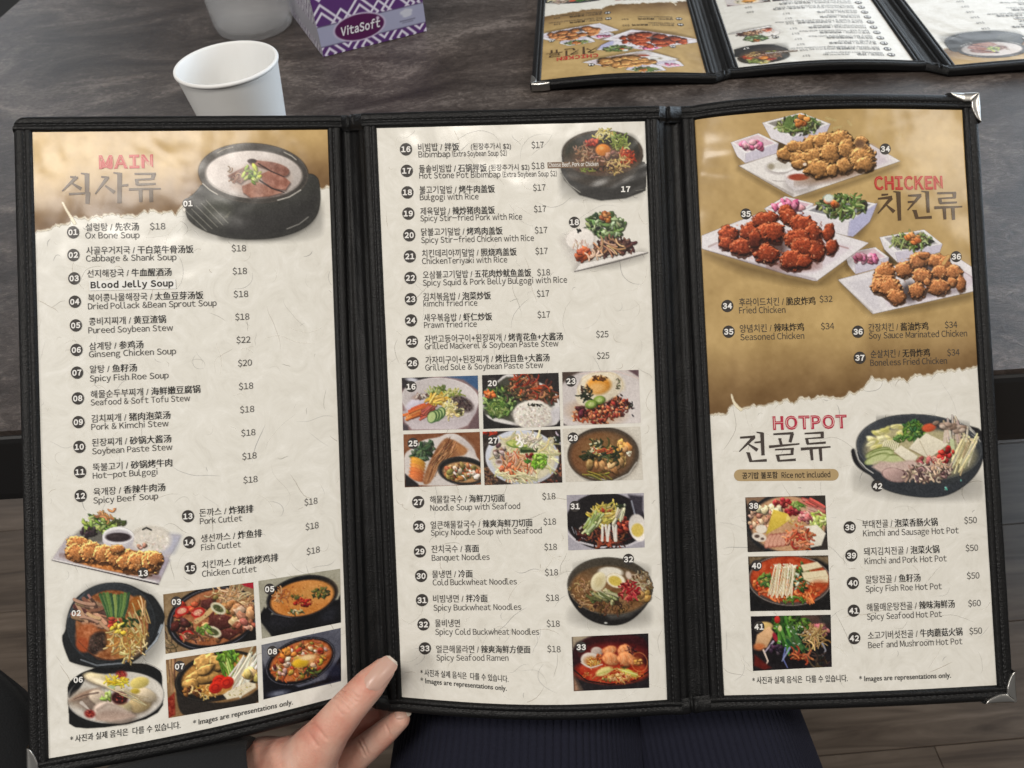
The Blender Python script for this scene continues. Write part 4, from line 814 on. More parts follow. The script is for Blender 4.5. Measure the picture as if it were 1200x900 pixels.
class Ink:
    """flat print made of glyph outlines, kept in page coordinates so that both menus can carry it"""
    def __init__(s, k, name, mats, n=.00068): s.k = k; s.name = name; s.mats = mats; s.n = n; s.P = []; s.F = []; s.M = []; s.c = 0; s.X = []
    def addpx(s, P, F, mi=0, ex=0.0):
        s.X.append(np.full(len(P), ex)); s.P.append(np.asarray(P, float)); s.F += [tuple(i+s.c for i in f) for f in F]; s.M += [mi]*len(F); s.c += len(P)
    def text(s, body, p0, p1, size, off=0.0, mi=0, part=(0.0, 1.0), up=None, ex=0.0, dx=0.0):
        v, f = glyphs(body, off)
        if len(v) == 0: return
        x0, x1 = v[:,0].min(), v[:,0].max(); t = (v[:,0]-x0)/(x1-x0); t = part[0]+t*(part[1]-part[0])
        p0 = np.array(p0, float); p1 = np.array(p1, float); up = np.array(up or UPV[s.k])
        P = p0+t[:,None]*(p1-p0)+v[:,1:2]*size*up
        s.addpx(P+np.array([dx, 0]), f, mi, ex)
    def kc(s, body, p0, p1, size):
        """Korean light, Chinese bold after the slash"""
        if ' / ' in body:
            a, b = body.split(' / '); w = lambda q: np.ptp(glyphs(q)[0][:,0])
            W = w(body); wb = w(b)/W; wa = w(a+' /')/W
            s.text(a+' /', p0, p1, size, .004, 0, (0, wa)); [s.text(b, p0, p1, size, 0.0, 1, (1-wb, 1), ex=j*.00002, dx=(j-.5)*.26) for j in range(2)]
        else: s.text(body, p0, p1, size, .004, 0)
    def disc(s, c, r, mi=0, ry=None, n=26):
        a = np.linspace(0, 2*pi, n, endpoint=False); s.addpx(np.stack([c[0]+r*np.cos(a), c[1]+(ry or r)*np.sin(a)], 1), [tuple(range(n))], mi)
    def quad(s, q, mi=0, sub=8):
        q = np.array(q, float); P = []; F = []
        for i in range(sub+1):
            t = i/sub; P += [q[0]+(q[1]-q[0])*t, q[3]+(q[2]-q[3])*t]
        for i in range(sub): F.append((2*i, 2*i+1, 2*i+3, 2*i+2))
        s.addpx(P, F, mi)
    def stroke(s, a, b, w0, w1, zo, mi=0):
        a = np.array(a, float)/zo[2]+np.array(zo[:2]); b = np.array(b, float)/zo[2]+np.array(zo[:2]); d = b-a; d /= np.hypot(*d); n = np.array([-d[1], d[0]])/zo[2]/2
        s.addpx([a+n*w0, a-n*w0, b-n*w1, b+n*w1], [(0,1,2,3)], mi)
    def done(s):
        P = np.concatenate(s.P); s.U, s.V = menuA.px2uv(s.k, P[:,0], P[:,1]); return s
INK = []
def entry(k, num, badge, kor, eng, price, extra=(), ks=10.2, es=9.6, eoff=.001):
    e = Ink(k, 'menu_entry', [ink_m, bold_ink_m])
    s, a, b = kor; e.kc(s, a, b, ks)
    if eng: s, a, b = eng; e.text(s, a, b, es, eoff)
    s, a, b = price; e.text(s, a, b, 9.8, .001)
    for s, a, b, z in extra: e.text(s, a, b, z, .004)
    INK.append(e.done())
    if badge: number(k, num, badge)
def number(k, num, c, r=7.1, disc=True):
    e = Ink(k, 'number_badge', [badge_m, white_m], .00072)
    if disc: e.disc(c, r, 0, r*1.02)
    v, f = glyphs(num, .045); sl = -.06 if k == 0 else -.02
    x0, x1 = v[:,0].min(), v[:,0].max(); hw = 5.4; t = (v[:,0]-x0)/(x1-x0)*2-1
    P = np.stack([c[0]+t*hw, c[1]+3.1+t*hw*sl-v[:,1]*8.2], 1); n0 = e.c
    e2 = Ink(k, 'number_badge', [badge_m, white_m], .00072)
    e.addpx(P, f, 1); e.lift = n0; INK.append(e.done())
# page one
P1 = [('01',(86.1,272.6),('설렁탕 / 先农汤',(100.8,270.5),(163,269.5)),('Ox Bone Soup',(100.5,279.8),(163.8,279.2)),('$18',(176,269.3),(194,269))),
('02',(86.5,299.2),('사골우거지국 / 干白菜牛骨汤饭',(101.5,297.8),(226.8,296)),('Cabbage & Shank Soup',(101.2,306.8),(207,305)),('$18',(271.6,295),(288.5,294.6))),
('03',(87.5,326.5),('선지해장국 / 牛血醒酒汤',(102.6,324.8),(201.3,322.6)),None,('$18',(272.7,321.8),(289.5,321.2))),
('04',(88.2,353.8),('북어콩나물해장국 / 太鱼豆芽汤饭',(103.6,353.2),(238.4,349.8)),('Dried Pollack &Bean Sprout Soup',(103.6,362.8),(254,358.6)),('$18',(274,348.8),(291,348))),
('05',(89.3,381.5),('콩비지찌개 / 黄豆渣锅',(104.7,380.8),(194.6,377.8)),('Pureed Soybean Stew',(104,390.9),(203,387.6)),('$18',(275.8,375.4),(292.3,374.6))),
('06',(90,410.2),('삼계탕 / 参鸡汤',(105,409.8),(168.4,407.4)),('Ginseng Chicken Soup',(104.7,418.9),(206.5,415)),('$22',(277.2,402.4),(293.5,401.5))),
('07',(90.7,436.8),('알탕 / 鱼籽汤',(105.7,436.8),(160.7,434.6)),('Spicy Fish Roe Soup',(105.7,447.3),(197.8,443.2)),('$20',(279,429.6),(295.3,428.4))),
('08',(91.7,466.9),('해물순두부찌개 / 海鲜嫩豆腐锅',(106.8,466.2),(234.9,459.6)),('Seafood & Soft Tofu Stew',(106.8,475.3),(223,470)),('$18',(280,456.8),(296.8,455.4))),
('09',(92.4,494.6),('김치찌개 / 猪肉泡菜汤',(107.5,494.6),(199.9,490)),('Pork & Kimchi Stew',(107.5,504),(197.8,499.5)),('$18',(281.4,484),(298,482.6))),
('10',(93.5,523.6),('된장찌개 / 砂锅大酱汤',(108.2,522.6),(200.9,517.6)),('Soybean Paste Stew',(108.5,532.4),(202.3,527.2)),('$18',(282.8,511.4),(299.4,509.8))),
('11',(94.2,553),('뚝불고기 / 砂锅烤牛肉',(109.2,551.6),(202,545.6)),('Hot-pot Bulgogi',(109.2,561),(184.8,556)),('$18',(283.9,538.8),(300.8,537))),
('12',(94.9,581),('육개장 / 香辣牛肉汤',(109.9,580.3),(193.9,574.4)),('Spicy Beef Soup',(109.9,590),(185.5,584.6)),('$18',(285.3,566.4),(301.9,564.6))),
('13',(220.5,604.8),('돈까스 / 炸猪排',(233.8,604.8),(297,599.6)),('Pork Cutlet',(234.5,614.3),(283.9,610.4)),('$18',(356.7,592.4),(372,590))),
('14',(221.9,635.3),('생선까스 / 炸鱼排',(235.6,634.9),(307,628.2)),('Fish Cutlet',(235.9,645),(282.5,641)),('$18',(358,621.2),(373.3,618.4))),
('15',(223.3,665.7),('치킨까스 / 烤箱烤鸡排',(237,665.7),(326,656.6)),('Chicken Cutlet',(237,675.9),(300.7,669.8)),('$18',(359.2,650.2),(374.7,647)))]
for n_, b_, k_, e_, p_ in P1: entry(0, n_, b_, k_, e_, p_)
e = Ink(0, 'sticker_label', [sticker_m, bold_ink_m], .0007); e.quad([(105,329.6),(206,327.6),(206.6,338.6),(105.4,341)], 0); INK.append(e.done())
e = Ink(0, 'sticker_text', [bold_ink_m], .0008); e.text('Blood Jelly Soup', (106.8,338), (203.7,335.6), 9.6, .04); INK.append(e.done())
P2 = [('16',(476,175.3),('비빔밥 / 拌饭',(490.3,176.6),(538.3,176)),('Bibimbap',(490.7,184.8),(527.8,184.2)),('$17',(623,174),(637.3,173.6)),[('(된장추가시 $2)',(551.9,175),(599,174.4),8.2),('(Extra Soybean Soup $2)',(530.2,183.7),(594,182.6),8.2)]),
('17',(477,200.5),('돌솥비빔밥 / 石锅拌饭',(491.4,201.8),(570.5,200.6)),('Hot Stone Pot Bibimbap',(491.7,209.6),(586.6,208)),('$18',(623,198.4),(638,198)),[('(된장추가시 $2)',(572.9,199.8),(620.5,199),8.2),('(Extra Soybean Soup $2)',(589,207.8),(652.7,206.6),8.2)]),
('18',(477.7,225.7),('불고기덮밥 / 烤牛肉盖饭',(492,226.6),(580,225.2)),('Bulgogi with Rice',(492.4,234.8),(561,233.8)),('$17',(624.7,224),(639.4,223.4)),[]),
('19',(478.8,250.5),('제육덮밥 / 辣炒猪肉盖饭',(493,251.6),(580,250)),('Spicy Stir-fried Pork with Rice',(493,259.6),(612,257.4)),('$17',(625.8,249),(640,248.4)),[]),
('20',(479.8,275.8),('닭불고기덮밥 / 烤鸡肉盖饭',(494,275.9),(589,274.2)),('Spicy Stir-fried Chicken with Rice',(494,285),(625.8,282.4)),('$17',(626.8,273.8),(641.5,273.2)),[]),
('21',(480.5,300.6),('치킨데리야끼덮밥 / 照烧鸡盖饭',(494.9,301),(605.5,298.8)),('ChickenTeriyaki with Rice',(494.9,309.6),(594.6,307.6)),('$17',(627.5,298.2),(641.9,297.6)),[]),
('22',(481.2,325.8),('오삼불고기덮밥 / 五花肉炒鱿鱼盖饭',(495.9,325.9),(622.6,323.4)),('Spicy Squid & Pork Belly Bulgogi with Rice',(495.9,335),(664.6,331.2)),('$18',(629.6,323.2),(644.7,322.6)),[]),
('23',(481.6,350.7),('김치볶음밥 / 泡菜炒饭',(496.3,351.7),(575.4,350)),('kimchi fried rice',(496.6,359.4),(559.6,358.2)),('$17',(629.3,348),(643.6,347.4)),[]),
('24',(481.9,375.5),('새우볶음밥 / 虾仁炒饭',(497,376.2),(576.8,374.6)),('Prawn fried rice',(497.3,384.4),(558.9,383)),('$17',(630,372.6),(644.7,372)),[]),
('25',(483,400.4),('자반고등어구이+된장찌개 / 烤青花鱼+大酱汤',(498,401),(659.7,397.8)),('Grilled Mackerel & Soybean Paste Stew',(498,409.4),(654.5,405.8)),('$25',(698.6,395.6),(713,395)),[]),
('26',(483.7,425.6),('가자미구이+된장찌개 / 烤比目鱼+大酱汤',(499,425.8),(644,422.6)),('Grilled Sole & Soybean Paste Stew',(498.7,434.2),(636.6,431)),('$25',(699.6,420.6),(714,420)),[]),
('27',(490.3,588),('해물칼국수 / 海鲜刀切面',(504.3,589),(591.5,587)),('Noodle Soup with Seafood',(504.7,598.4),(609.7,596)),('$18',(635.6,585.2),(651,584.6)),[]),
('28',(491.4,616.7),('얼큰해물칼국수 / 辣爽海鲜刀切面',(505,618.8),(624,615.8)),('Spicy Noodle Soup with Seafood',(505.4,627.4),(634.9,624.6)),('$18',(637,614.8),(651.7,614.4)),[]),
('29',(492.4,645.8),('잔치국수 / 喜面',(506,647),(561.4,646)),('Banquet Noodles',(506.4,656.8),(574,655.6)),('$18',(638,644.4),(652.7,644)),[]),
('30',(493.8,674.5),('물냉면 / 冷面',(506.8,676.4),(554,675.6)),('Cold Buckwheat Noodles',(507.5,685.6),(605.8,684.4)),('$18',(638.7,674.2),(654,673.8)),[]),
('31',(494.9,702.8),('비빔냉면 / 拌冷面',(508,705),(571.5,704.4)),('Spicy Buckwheat Noodles',(508.5,715.2),(611,714.2)),('$18',(639.8,704),(655,703.6)),[]),
('32',(496.6,731.2),('물비냉면',(510.3,733.6),(539.3,733.6)),('Spicy Cold Buckwheat Noodles',(510.6,743.4),(632,743.4)),('$18',(640.8,734),(656,734)),[]),
('33',(498.4,759.2),('얼큰해물라면 / 辣爽海鲜方便面',(511.7,764),(621.6,764.4)),('Spicy Seafood Ramen',(512,773.6),(596,774)),('$18',(641.5,763.6),(657,764)),[])]
for n_, b_, k_, e_, p_, x_ in P2: entry(1, n_, b_, k_, e_, p_, x_, 10.0, 9.4)
P3 = [('34',(852,358.7),('후라이드치킨 / 脆皮炸鸡',(866,358.2),(955,356.4)),('Fried Chicken',(866,367.4),(920,366.6)),('$32',(960,354.4),(975,353.8))),
('35',(853.5,388.8),('양념치킨 / 辣味炸鸡',(866.8,389.2),(941.7,387)),('Seasoned Chicken',(867.5,398.8),(942,397)),('$34',(961.7,386.2),(977,385.6))),
('36',(1004.7,388.8),('간장치킨 / 酱油炸鸡',(1017.3,388),(1087,386)),('Soy Sauce Marinated Chicken',(1017.7,397),(1132.5,394.2)),('$34',(1106.6,384.6),(1121,384))),
('37',(1006.8,419.3),('순살치킨 / 无骨炸鸡',(1019.8,419),(1089,417)),('Boneless Fried Chicken',(1019.4,428.8),(1109,426.2)),('$34',(1109.4,417),(1123.7,416.4))),
('38',(995,617.7),('부대전골 / 泡菜香肠火锅',(1010,618),(1098,615)),('Kimchi and Sausage Hot Pot',(1011,628.4),(1122.7,624.6)),('$50',(1129.3,613.4),(1144,612.6))),
('39',(997,650.6),('돼지김치전골 / 泡菜火锅',(1012,650),(1100,647)),('Kimchi and Pork Hot Pot',(1012.8,661),(1108.7,657.4)),('$50',(1131,645.8),(1145.4,645))),
('40',(998.8,682.8),('알탕전골 / 鱼籽汤',(1013.8,682.8),(1078,680.4)),('Spicy Fish Roe Hot Pot',(1014,693.4),(1103,690)),('$50',(1132.5,678.2),(1147,677.4))),
('41',(999.8,715.2),('해물매운탕전골 / 辣味海鲜汤',(1015.2,715.4),(1118,711)),('Spicy Seafood Hot Pot',(1015.6,726),(1103,722.4)),('$60',(1133.9,710.6),(1148.6,709.6))),
('42',(1000.5,747.4),('소고기버섯전골 / 牛肉蘑菇火锅',(1016.6,748.4),(1127,743.4)),('Beef and Mushroom Hot Pot',(1017,759.2),(1127,754.4)),('$50',(1135.3,743),(1150,742)))]
for n_, b_, k_, e_, p_ in P3: entry(2, n_, b_, k_, e_, p_, (), 10.4, 9.8)
for k_, n_, c_, d_ in ((0,'01',(220.5,239),1),(0,'13',(168.3,671.3),1),(0,'02',(90,718),0),(0,'03',(207,705),1),(0,'05',(316,690),1),(0,'06',(92.4,796),0),(0,'07',(210.7,780.5),1),(0,'08',(319.2,763),1),
    (1,'16',(482,453),1),(1,'20',(577,449),1),(1,'23',(669,446.6),1),(1,'25',(484.3,519.4),1),(1,'27',(577.8,516),1),(1,'29',(671.6,513),1),(1,'31',(673.8,593),1),(1,'32',(736.3,655),1),(1,'33',(680.9,757.8),1),(1,'17',(733,222),0),(1,'18',(673,260.7),1),
    (2,'34',(1036.5,175),1),(2,'35',(873.8,251),1),(2,'36',(1119.5,301),1),(2,'38',(882.5,592.5),1),(2,'40',(886,662.5),1),(2,'41',(889,734),1),(2,'42',(1027.6,569.4),1)):
    number(k_, n_, c_, 6.4, bool(d_))
for k_, name, items in ((0,'footnote',[('* 사진과 실제 음식은  다를 수 있습니다.',(83,869.4),(211.8,852.4),9.4),('* Images are representations only.',(226.5,850),(343,825),8.8)]),
    (1,'footnote',[('* 사진과 실제 음식은  다를 수 있습니다.',(493.5,790.8),(596,798.6),9.0),('* Images are representations only.',(493.5,799.6),(594,809),8.6)]),
    (2,'footnote',[('* 사진과 실제 음식은  다를 수 있습니다.',(881.5,800.4),(992.8,797.6),9.2),('* Images are representations only.',(1006.5,798),(1113.6,793.6),8.8)])):
    e = Ink(k_, name, [bold_ink_m])
    for s_, a_, b_, z_ in items: e.text(s_, a_, b_, z_, .008)
    INK.append(e.done())
# section titles
TZ = [(60,165,7.5), (1015,195,9.6), (850,475,8.0)]
S1 = [(170,320,238,328,14,16),(228,322,100,447,30,10),(188,378,268,428,12,28),(318,290,318,468,36,32),(265,290,322,298,10,18),(160,472,345,462,18,14),(326,462,322,558,36,30),
 (443,320,512,328,14,16),(500,324,390,472,30,10),(478,398,560,458,12,28),(605,285,603,552,36,32),(550,284,606,294,10,18),(615,398,680,392,14,18),
 (735,294,922,294,14,18),(905,292,893,342,34,26),(738,346,905,338,12,16),(752,345,760,390,26,26),(752,389,922,382,18,16),(685,431,966,424,20,12),(788,432,790,542,30,26),(880,432,882,542,30,28)]
S2 = [(165,324,240,318,22,16),(125,367,285,350,16,32),(278,356,125,532,36,12),(222,438,308,515,12,36),(353,288,368,612,44,32),(298,286,365,296,10,20),
 (463,332,612,328,16,28),(600,330,458,496,34,12),(460,405,562,396,20,16),(677,284,690,524,36,30),(612,283,682,292,10,18),(538,500,565,588,36,34),(548,584,730,574,18,28),(510,498,560,503,10,18),
 (790,306,1002,300,20,20),(984,298,984,362,36,30),(800,366,995,354,14,18),(818,365,830,418,34,30),(820,417,1012,408,22,18),(758,468,1072,456,28,14),(868,465,878,600,34,28),(965,463,975,604,36,30)]
S3 = [(135,302,276,292,16,20),(266,296,128,432,28,8),(212,362,298,420,10,28),(270,348,332,342,12,16),(340,256,350,468,30,26),(288,250,346,262,8,18),(212,445,236,526,26,24),(224,524,384,514,12,22),(192,442,228,450,8,16),
 (446,270,634,260,14,20),(624,262,602,346,28,24),(492,312,522,316,10,14),(506,312,522,374,20,22),(406,388,690,360,22,12),(462,414,638,406,12,16),(624,408,620,462,24,22),(468,468,634,456,10,14),(484,465,497,520,24,22),(488,520,656,508,14,20),
 (738,264,916,254,12,18),(902,254,906,308,28,22),(744,312,918,300,10,14),(758,310,768,360,22,22),(760,361,936,348,14,18),(704,409,982,388,24,12),(798,404,810,514,26,20),(884,398,894,520,26,20)]
for k_, S_, Z_, mt in ((0,S1,TZ[0],title_m),(2,S2,TZ[1],title_m),(2,S3,TZ[2],title2_m)):
    e = Ink(k_, 'section_title', [mt])
    for q in S_: e.stroke(q[:2], q[2:4], q[4]*1.18, q[5]*1.18, Z_)
    INK.append(e.done())
for k_, s_, a_, b_, z_, m1_, m2_ in ((0,'MAIN',(116.5,197.8),(180,196.6),19.5,red_m,redlight_m),(2,'CHICKEN',(1024,222.2),(1104,221.6),19.5,red_m,redlight_m),(2,'HOTPOT',(905.6,503),(992,501),19.5,hot_m,hotlight_m)):
    e = Ink(k_, 'english_title', [m1_], .0007); e.text(s_, a_, b_, z_, .045); INK.append(e.done())
    e = Ink(k_, 'english_title_inline', [m2_], .00076); e.text(s_, (a_[0]+1.2, a_[1]-.4), (b_[0]-1.2, b_[1]-.4), z_*.97, -.026); INK.append(e.done())
e = Ink(2, 'rice_note', [tan_m], .0006)
a_ = np.linspace(-pi/2, pi/2, 9); L_ = np.array([866.5,556.8]); R_ = np.array([975.5,556.2])
q = [R_+6.8*np.array([np.cos(t), np.sin(t)]) for t in a_]+[L_+6.8*np.array([-np.cos(t), np.sin(t)]) for t in a_[::-1]]
e.addpx(q, [tuple(range(len(q)))]); INK.append(e.done())
e = Ink(2, 'rice_note_text', [bold_ink_m]); e.text('공기밥 불포함', (869.4,560.6), (911,559.6), 8.6, .014); e.text('Rice not included', (915.6,560), (972.5,559), 8.8, .01); INK.append(e.done())
e = Ink(1, 'choice_tag', [tag_m], .00064); e.quad([(641.5,190.6),(701.5,189.6),(702,196.6),(641.8,197.6)]); INK.append(e.done())
e = Ink(1, 'choice_tag_text', [white_m], .0007); e.text('Choose Beef, Pork or Chicken', (643,196), (701,194.8), 6.4, .008); INK.append(e.done())
# the cutlet plate's and the torn paper's ink are pictures; fibres of the printed mulberry paper
rf = random.Random(4)
fibre_m = printed('printed_fibres')
FIB = {}
for k_ in range(3):
    P = []; F = []; C = []
    for i in range(260):
        x = rf.uniform(PX[k_][0][0]+6, PX[k_][1][0]+22); y = rf.uniform(PX[k_][0][1]+6, PX[k_][2][1]-8); a = rf.uniform(0, 2*pi); kk = rf.uniform(-.35, .35); L = rf.choice([.8, 1.2, 1.8, 2.6, 3.8, 5.2])*rf.uniform(.6, 1.3); wd = rf.uniform(.22, .5)
        col = rf.choice([(150,144,134),(120,122,128),(166,150,128),(236,232,222)]); al = rf.uniform(.08, .34); n = 11; b0 = len(P)
        for j in range(n):
            w = wd*(1-abs(j/(n-1)*2-1)**3); P += [(x-math.sin(a)*w, y+math.cos(a)*w), (x+math.sin(a)*w, y-math.cos(a)*w)]; C += [(*lin(col), al)]*2
            x += L*math.cos(a); y += L*math.sin(a); kk += rf.uniform(-.25, .25); kk *= .8; a += kk
        F += [(b0+2*j, b0+2*j+1, b0+2*j+3, b0+2*j+2) for j in range(n-1)]
    P = np.array(P); u, v = menuA.px2uv(k_, P[:,0], P[:,1])
    ok = (u > .004) & (u < .996) & (v > .004) & (v < .996)
    F = [f for f in F if all(ok[list(f)])]
    FIB[k_] = (u, v, np.array(F), np.array(C))

# ------------------------------------------------------------ menus
H_, W_ = .2794, .1305
BU, BI, BV = .058, .052, .0265
def build_menu(root, sf, near=True, step=.85):
    rnd = np.random.default_rng(3 if near else 8)
    pages = []; covers = []
    for k in range(3):
        nu, nv = (30, 60) if near else (16, 24)
        u, v = np.meshgrid(np.linspace(0, 1, nu), np.linspace(0, 1, nv))
        P = sf.S(k, u, v, .0004)
        pages.append(obj('page', P.reshape(-1, 3), grid_faces(nv, nu), paper_m, root))
        # cover board behind it
        lo = -BU if k == 0 else -BI; hi = 1+(BU if k == 2 else BI)
        def rc(U, V):
            U = np.array(U, float); V = np.array(V, float)
            if k == 0:
                r = .0075; dx = r-(U+BU)*W_; dy = r-(V+BV)*H_; L = np.hypot(dx, dy); g = (dx > 0) & (dy > 0) & (L > r); sc = np.where(g, r/np.maximum(L, 1e-6), 1)
                U = np.where(g, (r-dx*sc)/W_-BU, U); V = np.where(g, (r-dy*sc)/H_-BV, V)
            return U, V
        u, v = np.meshgrid(np.linspace(lo, hi, nu), np.linspace(-BV, 1+BV, nv)); mb = MB(); u, v = rc(u, v)
        A = sf.S(k, u, v, -.0006); B = sf.S(k, u, v, -.0034); mb.grid(A); mb.grid(B)
        for s_ in ((slice(None), 0), (slice(None), -1), (0, slice(None)), (-1, slice(None))): mb.grid(np.stack([A[s_], B[s_]]))
        cv = mb.build('cover_panel', leather_m, root, smooth=False); covers.append(cv)
        # welts
        qs = np.array([-.04, 0, .05, .14, .24, .33, .39, .45, .54, .7, .84, .93, .98, 1.0, 1.0]); hs = np.array([.0003, .0009, .0015, .0019, .0019, .0016, .0011, .0016, .0019, .0019, .0016, .0009, .0002, -.0008, -.0034])
        def welt(fn, L, name='border_welt'):
            t = np.concatenate([[0, .012, .025, .04, .055], np.linspace(.07, 1, 66 if near else 22)]); Q, T = np.meshgrid(qs, t); Hh = np.tile(hs, (len(t), 1))
            wob = .00012*(fbm(T*L*70, Q*1.2+k*7, 5)-.5)*2*(Hh > 0); U, V = fn(Q+.02*(fbm(T*L*120, T*0, 9)-.5)*(Q > .0), T)
            U, V = rc(U, V); Pm = sf.S(k, U, V, Hh+wob); mb = MB(); mb.grid(Pm); return mb.build(name, leather_m, cv)
        bl = BU if k == 0 else BI; br = BU if k == 2 else BI
        welt(lambda Q, T: (-Q*bl, -.001+T*1.002), .28); welt(lambda Q, T: (1+Q*br, -.001+T*1.002), .28)
        welt(lambda Q, T: (lo+T*(hi-lo), -Q*BV), .14); welt(lambda Q, T: (lo+T*(hi-lo), 1+Q*BV), .14)
        if near:
            mb = MB()
            def dash(fn, n):
                for i in range(n):
                    a, b = (i+.18)/n, (i+.82)/n
                    (u0, v0), (u1, v1) = fn(a), fn(b)
                    p0 = sf.S(k, np.array(u0), np.array(v0), .0012); p1 = sf.S(k, np.array(u1), np.array(v1), .0012); pm = sf.S(k, np.array((u0+u1)/2), np.array((v0+v1)/2), .0017)
                    up = (pm-(p0+p1)/2); up /= np.linalg.norm(up); sd = np.cross(p1-p0, up); sd = sd/np.linalg.norm(sd)*.00028
                    V = [p0, pm+sd, pm-sd, p1, pm+sd*.6+up*.0002, pm-sd*.6+up*.0002]
                    mb.add(V, [(0,1,4),(0,4,5),(0,5,2),(1,3,4),(4,3,5),(5,3,2)])
            dash(lambda t: (-.39*bl, t), 104); dash(lambda t: (1+.39*br, t), 104); dash(lambda t: (t, -.39*BV), 48); dash(lambda t: (t, 1+.39*BV), 48)
            mb.build('stitching', thread_m, cv, kind='stuff')
    for k in range(2):   # folds between the panels
        q = np.linspace(0, 1, 17); v = np.linspace(-BV+.004, 1+BV-.004, 90 if near else 30); Q, V = np.meshgrid(q, v)
        A = sf.S(k, 1+BI+0*V, V, -.0006); B = sf.S(k+1, -BI+0*V, V, -.0006); A2 = sf.S(k, 1+BI+0*V, V, .9994); nA = (A2-A); B2 = sf.S(k+1, -BI+0*V, V, .9994); nB = B2-B
        w = Q[..., None]; N = nA*(1-w)+nB*w; h = -.0022*np.sin(pi*Q)**.8+.0013*np.exp(-((Q-.16)/.09)**2)+.0013*np.exp(-((Q-.84)/.09)**2)+.0005*np.exp(-((Q-.5)/.1)**2)
        h = h+.0005*(fbm(V*40, Q*3, 12+k)-.5)*2*np.sin(pi*Q)
        mb = MB(); mb.grid(A*(1-w)+B*w+N*h[..., None]); mb.build('spine_fold', leather_m, root)
        for vv, sg in ((0, -1), (1, 1)):   # gathered ends of the fold
            q = np.linspace(0, 1, 25); r = np.linspace(-.1, 1.0, 13); Q, Rr = np.meshgrid(q, r); V = vv+sg*Rr*BV
            A = sf.S(k, 1+BI-.002+0*V, V, 0.0); B = sf.S(k+1, -BI+.002+0*V, V, 0.0); nA = sf.S(k, 1+BI+0*V, V, 1.0)-sf.S(k, 1+BI+0*V, V, 0.0)
            w = Q[..., None]; hh = .0019*np.clip(np.sin(pi*np.clip(Rr, 0, 1))**.35, 0, 1)
            pinch = np.exp(-((Q-.36)/.05)**2); hh = hh-.0016*pinch+.0011*np.exp(-((Q-.47)/.07)**2)*np.sin(pi*np.clip(Rr, 0, 1))+.0005*(fbm(Q*9, Rr*5, 21+k)-.5)
            hh = np.where(Rr > .97, -.003, hh); mb = MB(); mb.grid(A*(1-w)+B*w+nA*hh[..., None]); mb.build('spine_end', leather_m, root)
    # metal corners
    for k, cu, cv_ in ((2, 1, 0), (2, 1, 1), (0, 0, 1)):
        u0 = 1+BU if cu else -BU; v0 = 1+BV if cv_ else -BV; su = 1 if cu else -1; sv = 1 if cv_ else -1; mb = MB()
        for side in (0, 1):
            L = .0148 if side == 0 else .0142; rows = []
            for i in range(23):
                s_ = .0004+(L-.0004)*i/22; w = .0040*min(1, max(0.001, (L-s_)/.0075))**.55; w = min(w, s_*.96)
                prof = [(-.0007, -.0036), (-.0009, -.001), (-.0007, .0012), (-.0002, .0022), (w*.15, .0026), (w*.5, .0026), (w*.9, .00255), (w, .0024), (w+.0001, .0014)]
                row = []
                for qd, nn in prof:
                    a, b = (s_, qd) if side == 0 else (qd, s_)
                    row.append(sf.S(k, np.array(u0-su*a/W_), np.array(v0-sv*b/H_), nn))
                rows.append(row)
            mb.grid(np.array(rows))
        mb.build('corner_protector', metal_m, root)
    # print
    for k in (0, 2):
        y1 = 278 if k == 0 else 494; st = 1.25 if near else 3.0; a = PX[k]
        xs = np.arange(a[0][0]-2, a[2][0]+4, st); ys = np.arange(min(a[0][1], a[1][1])-14, y1, st)
        s = Pic(bb(xs[0], ys[0], xs[-1], ys[-1]), st, (0, 0, 1.0), 5, True); gold(s, k)
        u, v = menuA.px2uv(k, s.PXX, s.PYY); u = np.clip(u, 0, 1); v = np.clip(v, 0, 1)
        keep = (s.A > .02); f = grid_faces(*s.A.shape, keep)
        col = np.concatenate([lin(np.clip(s.C, 0, 255)), s.A[..., None]], -1).reshape(-1, 4)
        f, u2, v2, col = compact(f, u.ravel(), v.ravel(), col)
        # drop cells squeezed to nothing at the page edge
        du = np.ptp(u2[f], axis=1); dv = np.ptp(v2[f], axis=1); f = f[(du > 1e-6) & (dv > 1e-6)]
        obj('gold_printed_ground', sf.S(k, u2, v2, .0005), f, print_m, pages[k], colors=col)
    for k in range(3):
        u, v, F, C = FIB[k]
        if near: obj('printed_fibres', sf.S(k, u, v, .00045), F, fibre_m, pages[k], colors=C, kind='stuff')
    for i, (num, k, quad, zo, fn, cut, far) in enumerate(PICS):
        if not near and not far: continue
        s = Pic(quad, step, zo, num*13+1, cut); fn(s); s.mottle(6, .09*6/zo[2]*2)
        u, v = menuA.px2uv(k, s.PXX, s.PYY); s.C = np.clip(s.C, 0, 255)
        keep = (s.A > .03) & (u <= 1.0) & (u >= 0); f = grid_faces(*s.A.shape, keep)
        u = np.clip(u, .0005, .9995)
        col = np.concatenate([lin(s.C), s.A[..., None]], -1).reshape(-1, 4)
        f, u2, v2, col = compact(f, u.ravel(), v.ravel(), col)
        obj('food_picture', sf.S(k, u2, v2, .00056 if num not in (13, 2, 35) else (.0006 if num != 2 else .00062)), f, print_m, pages[k], colors=col)
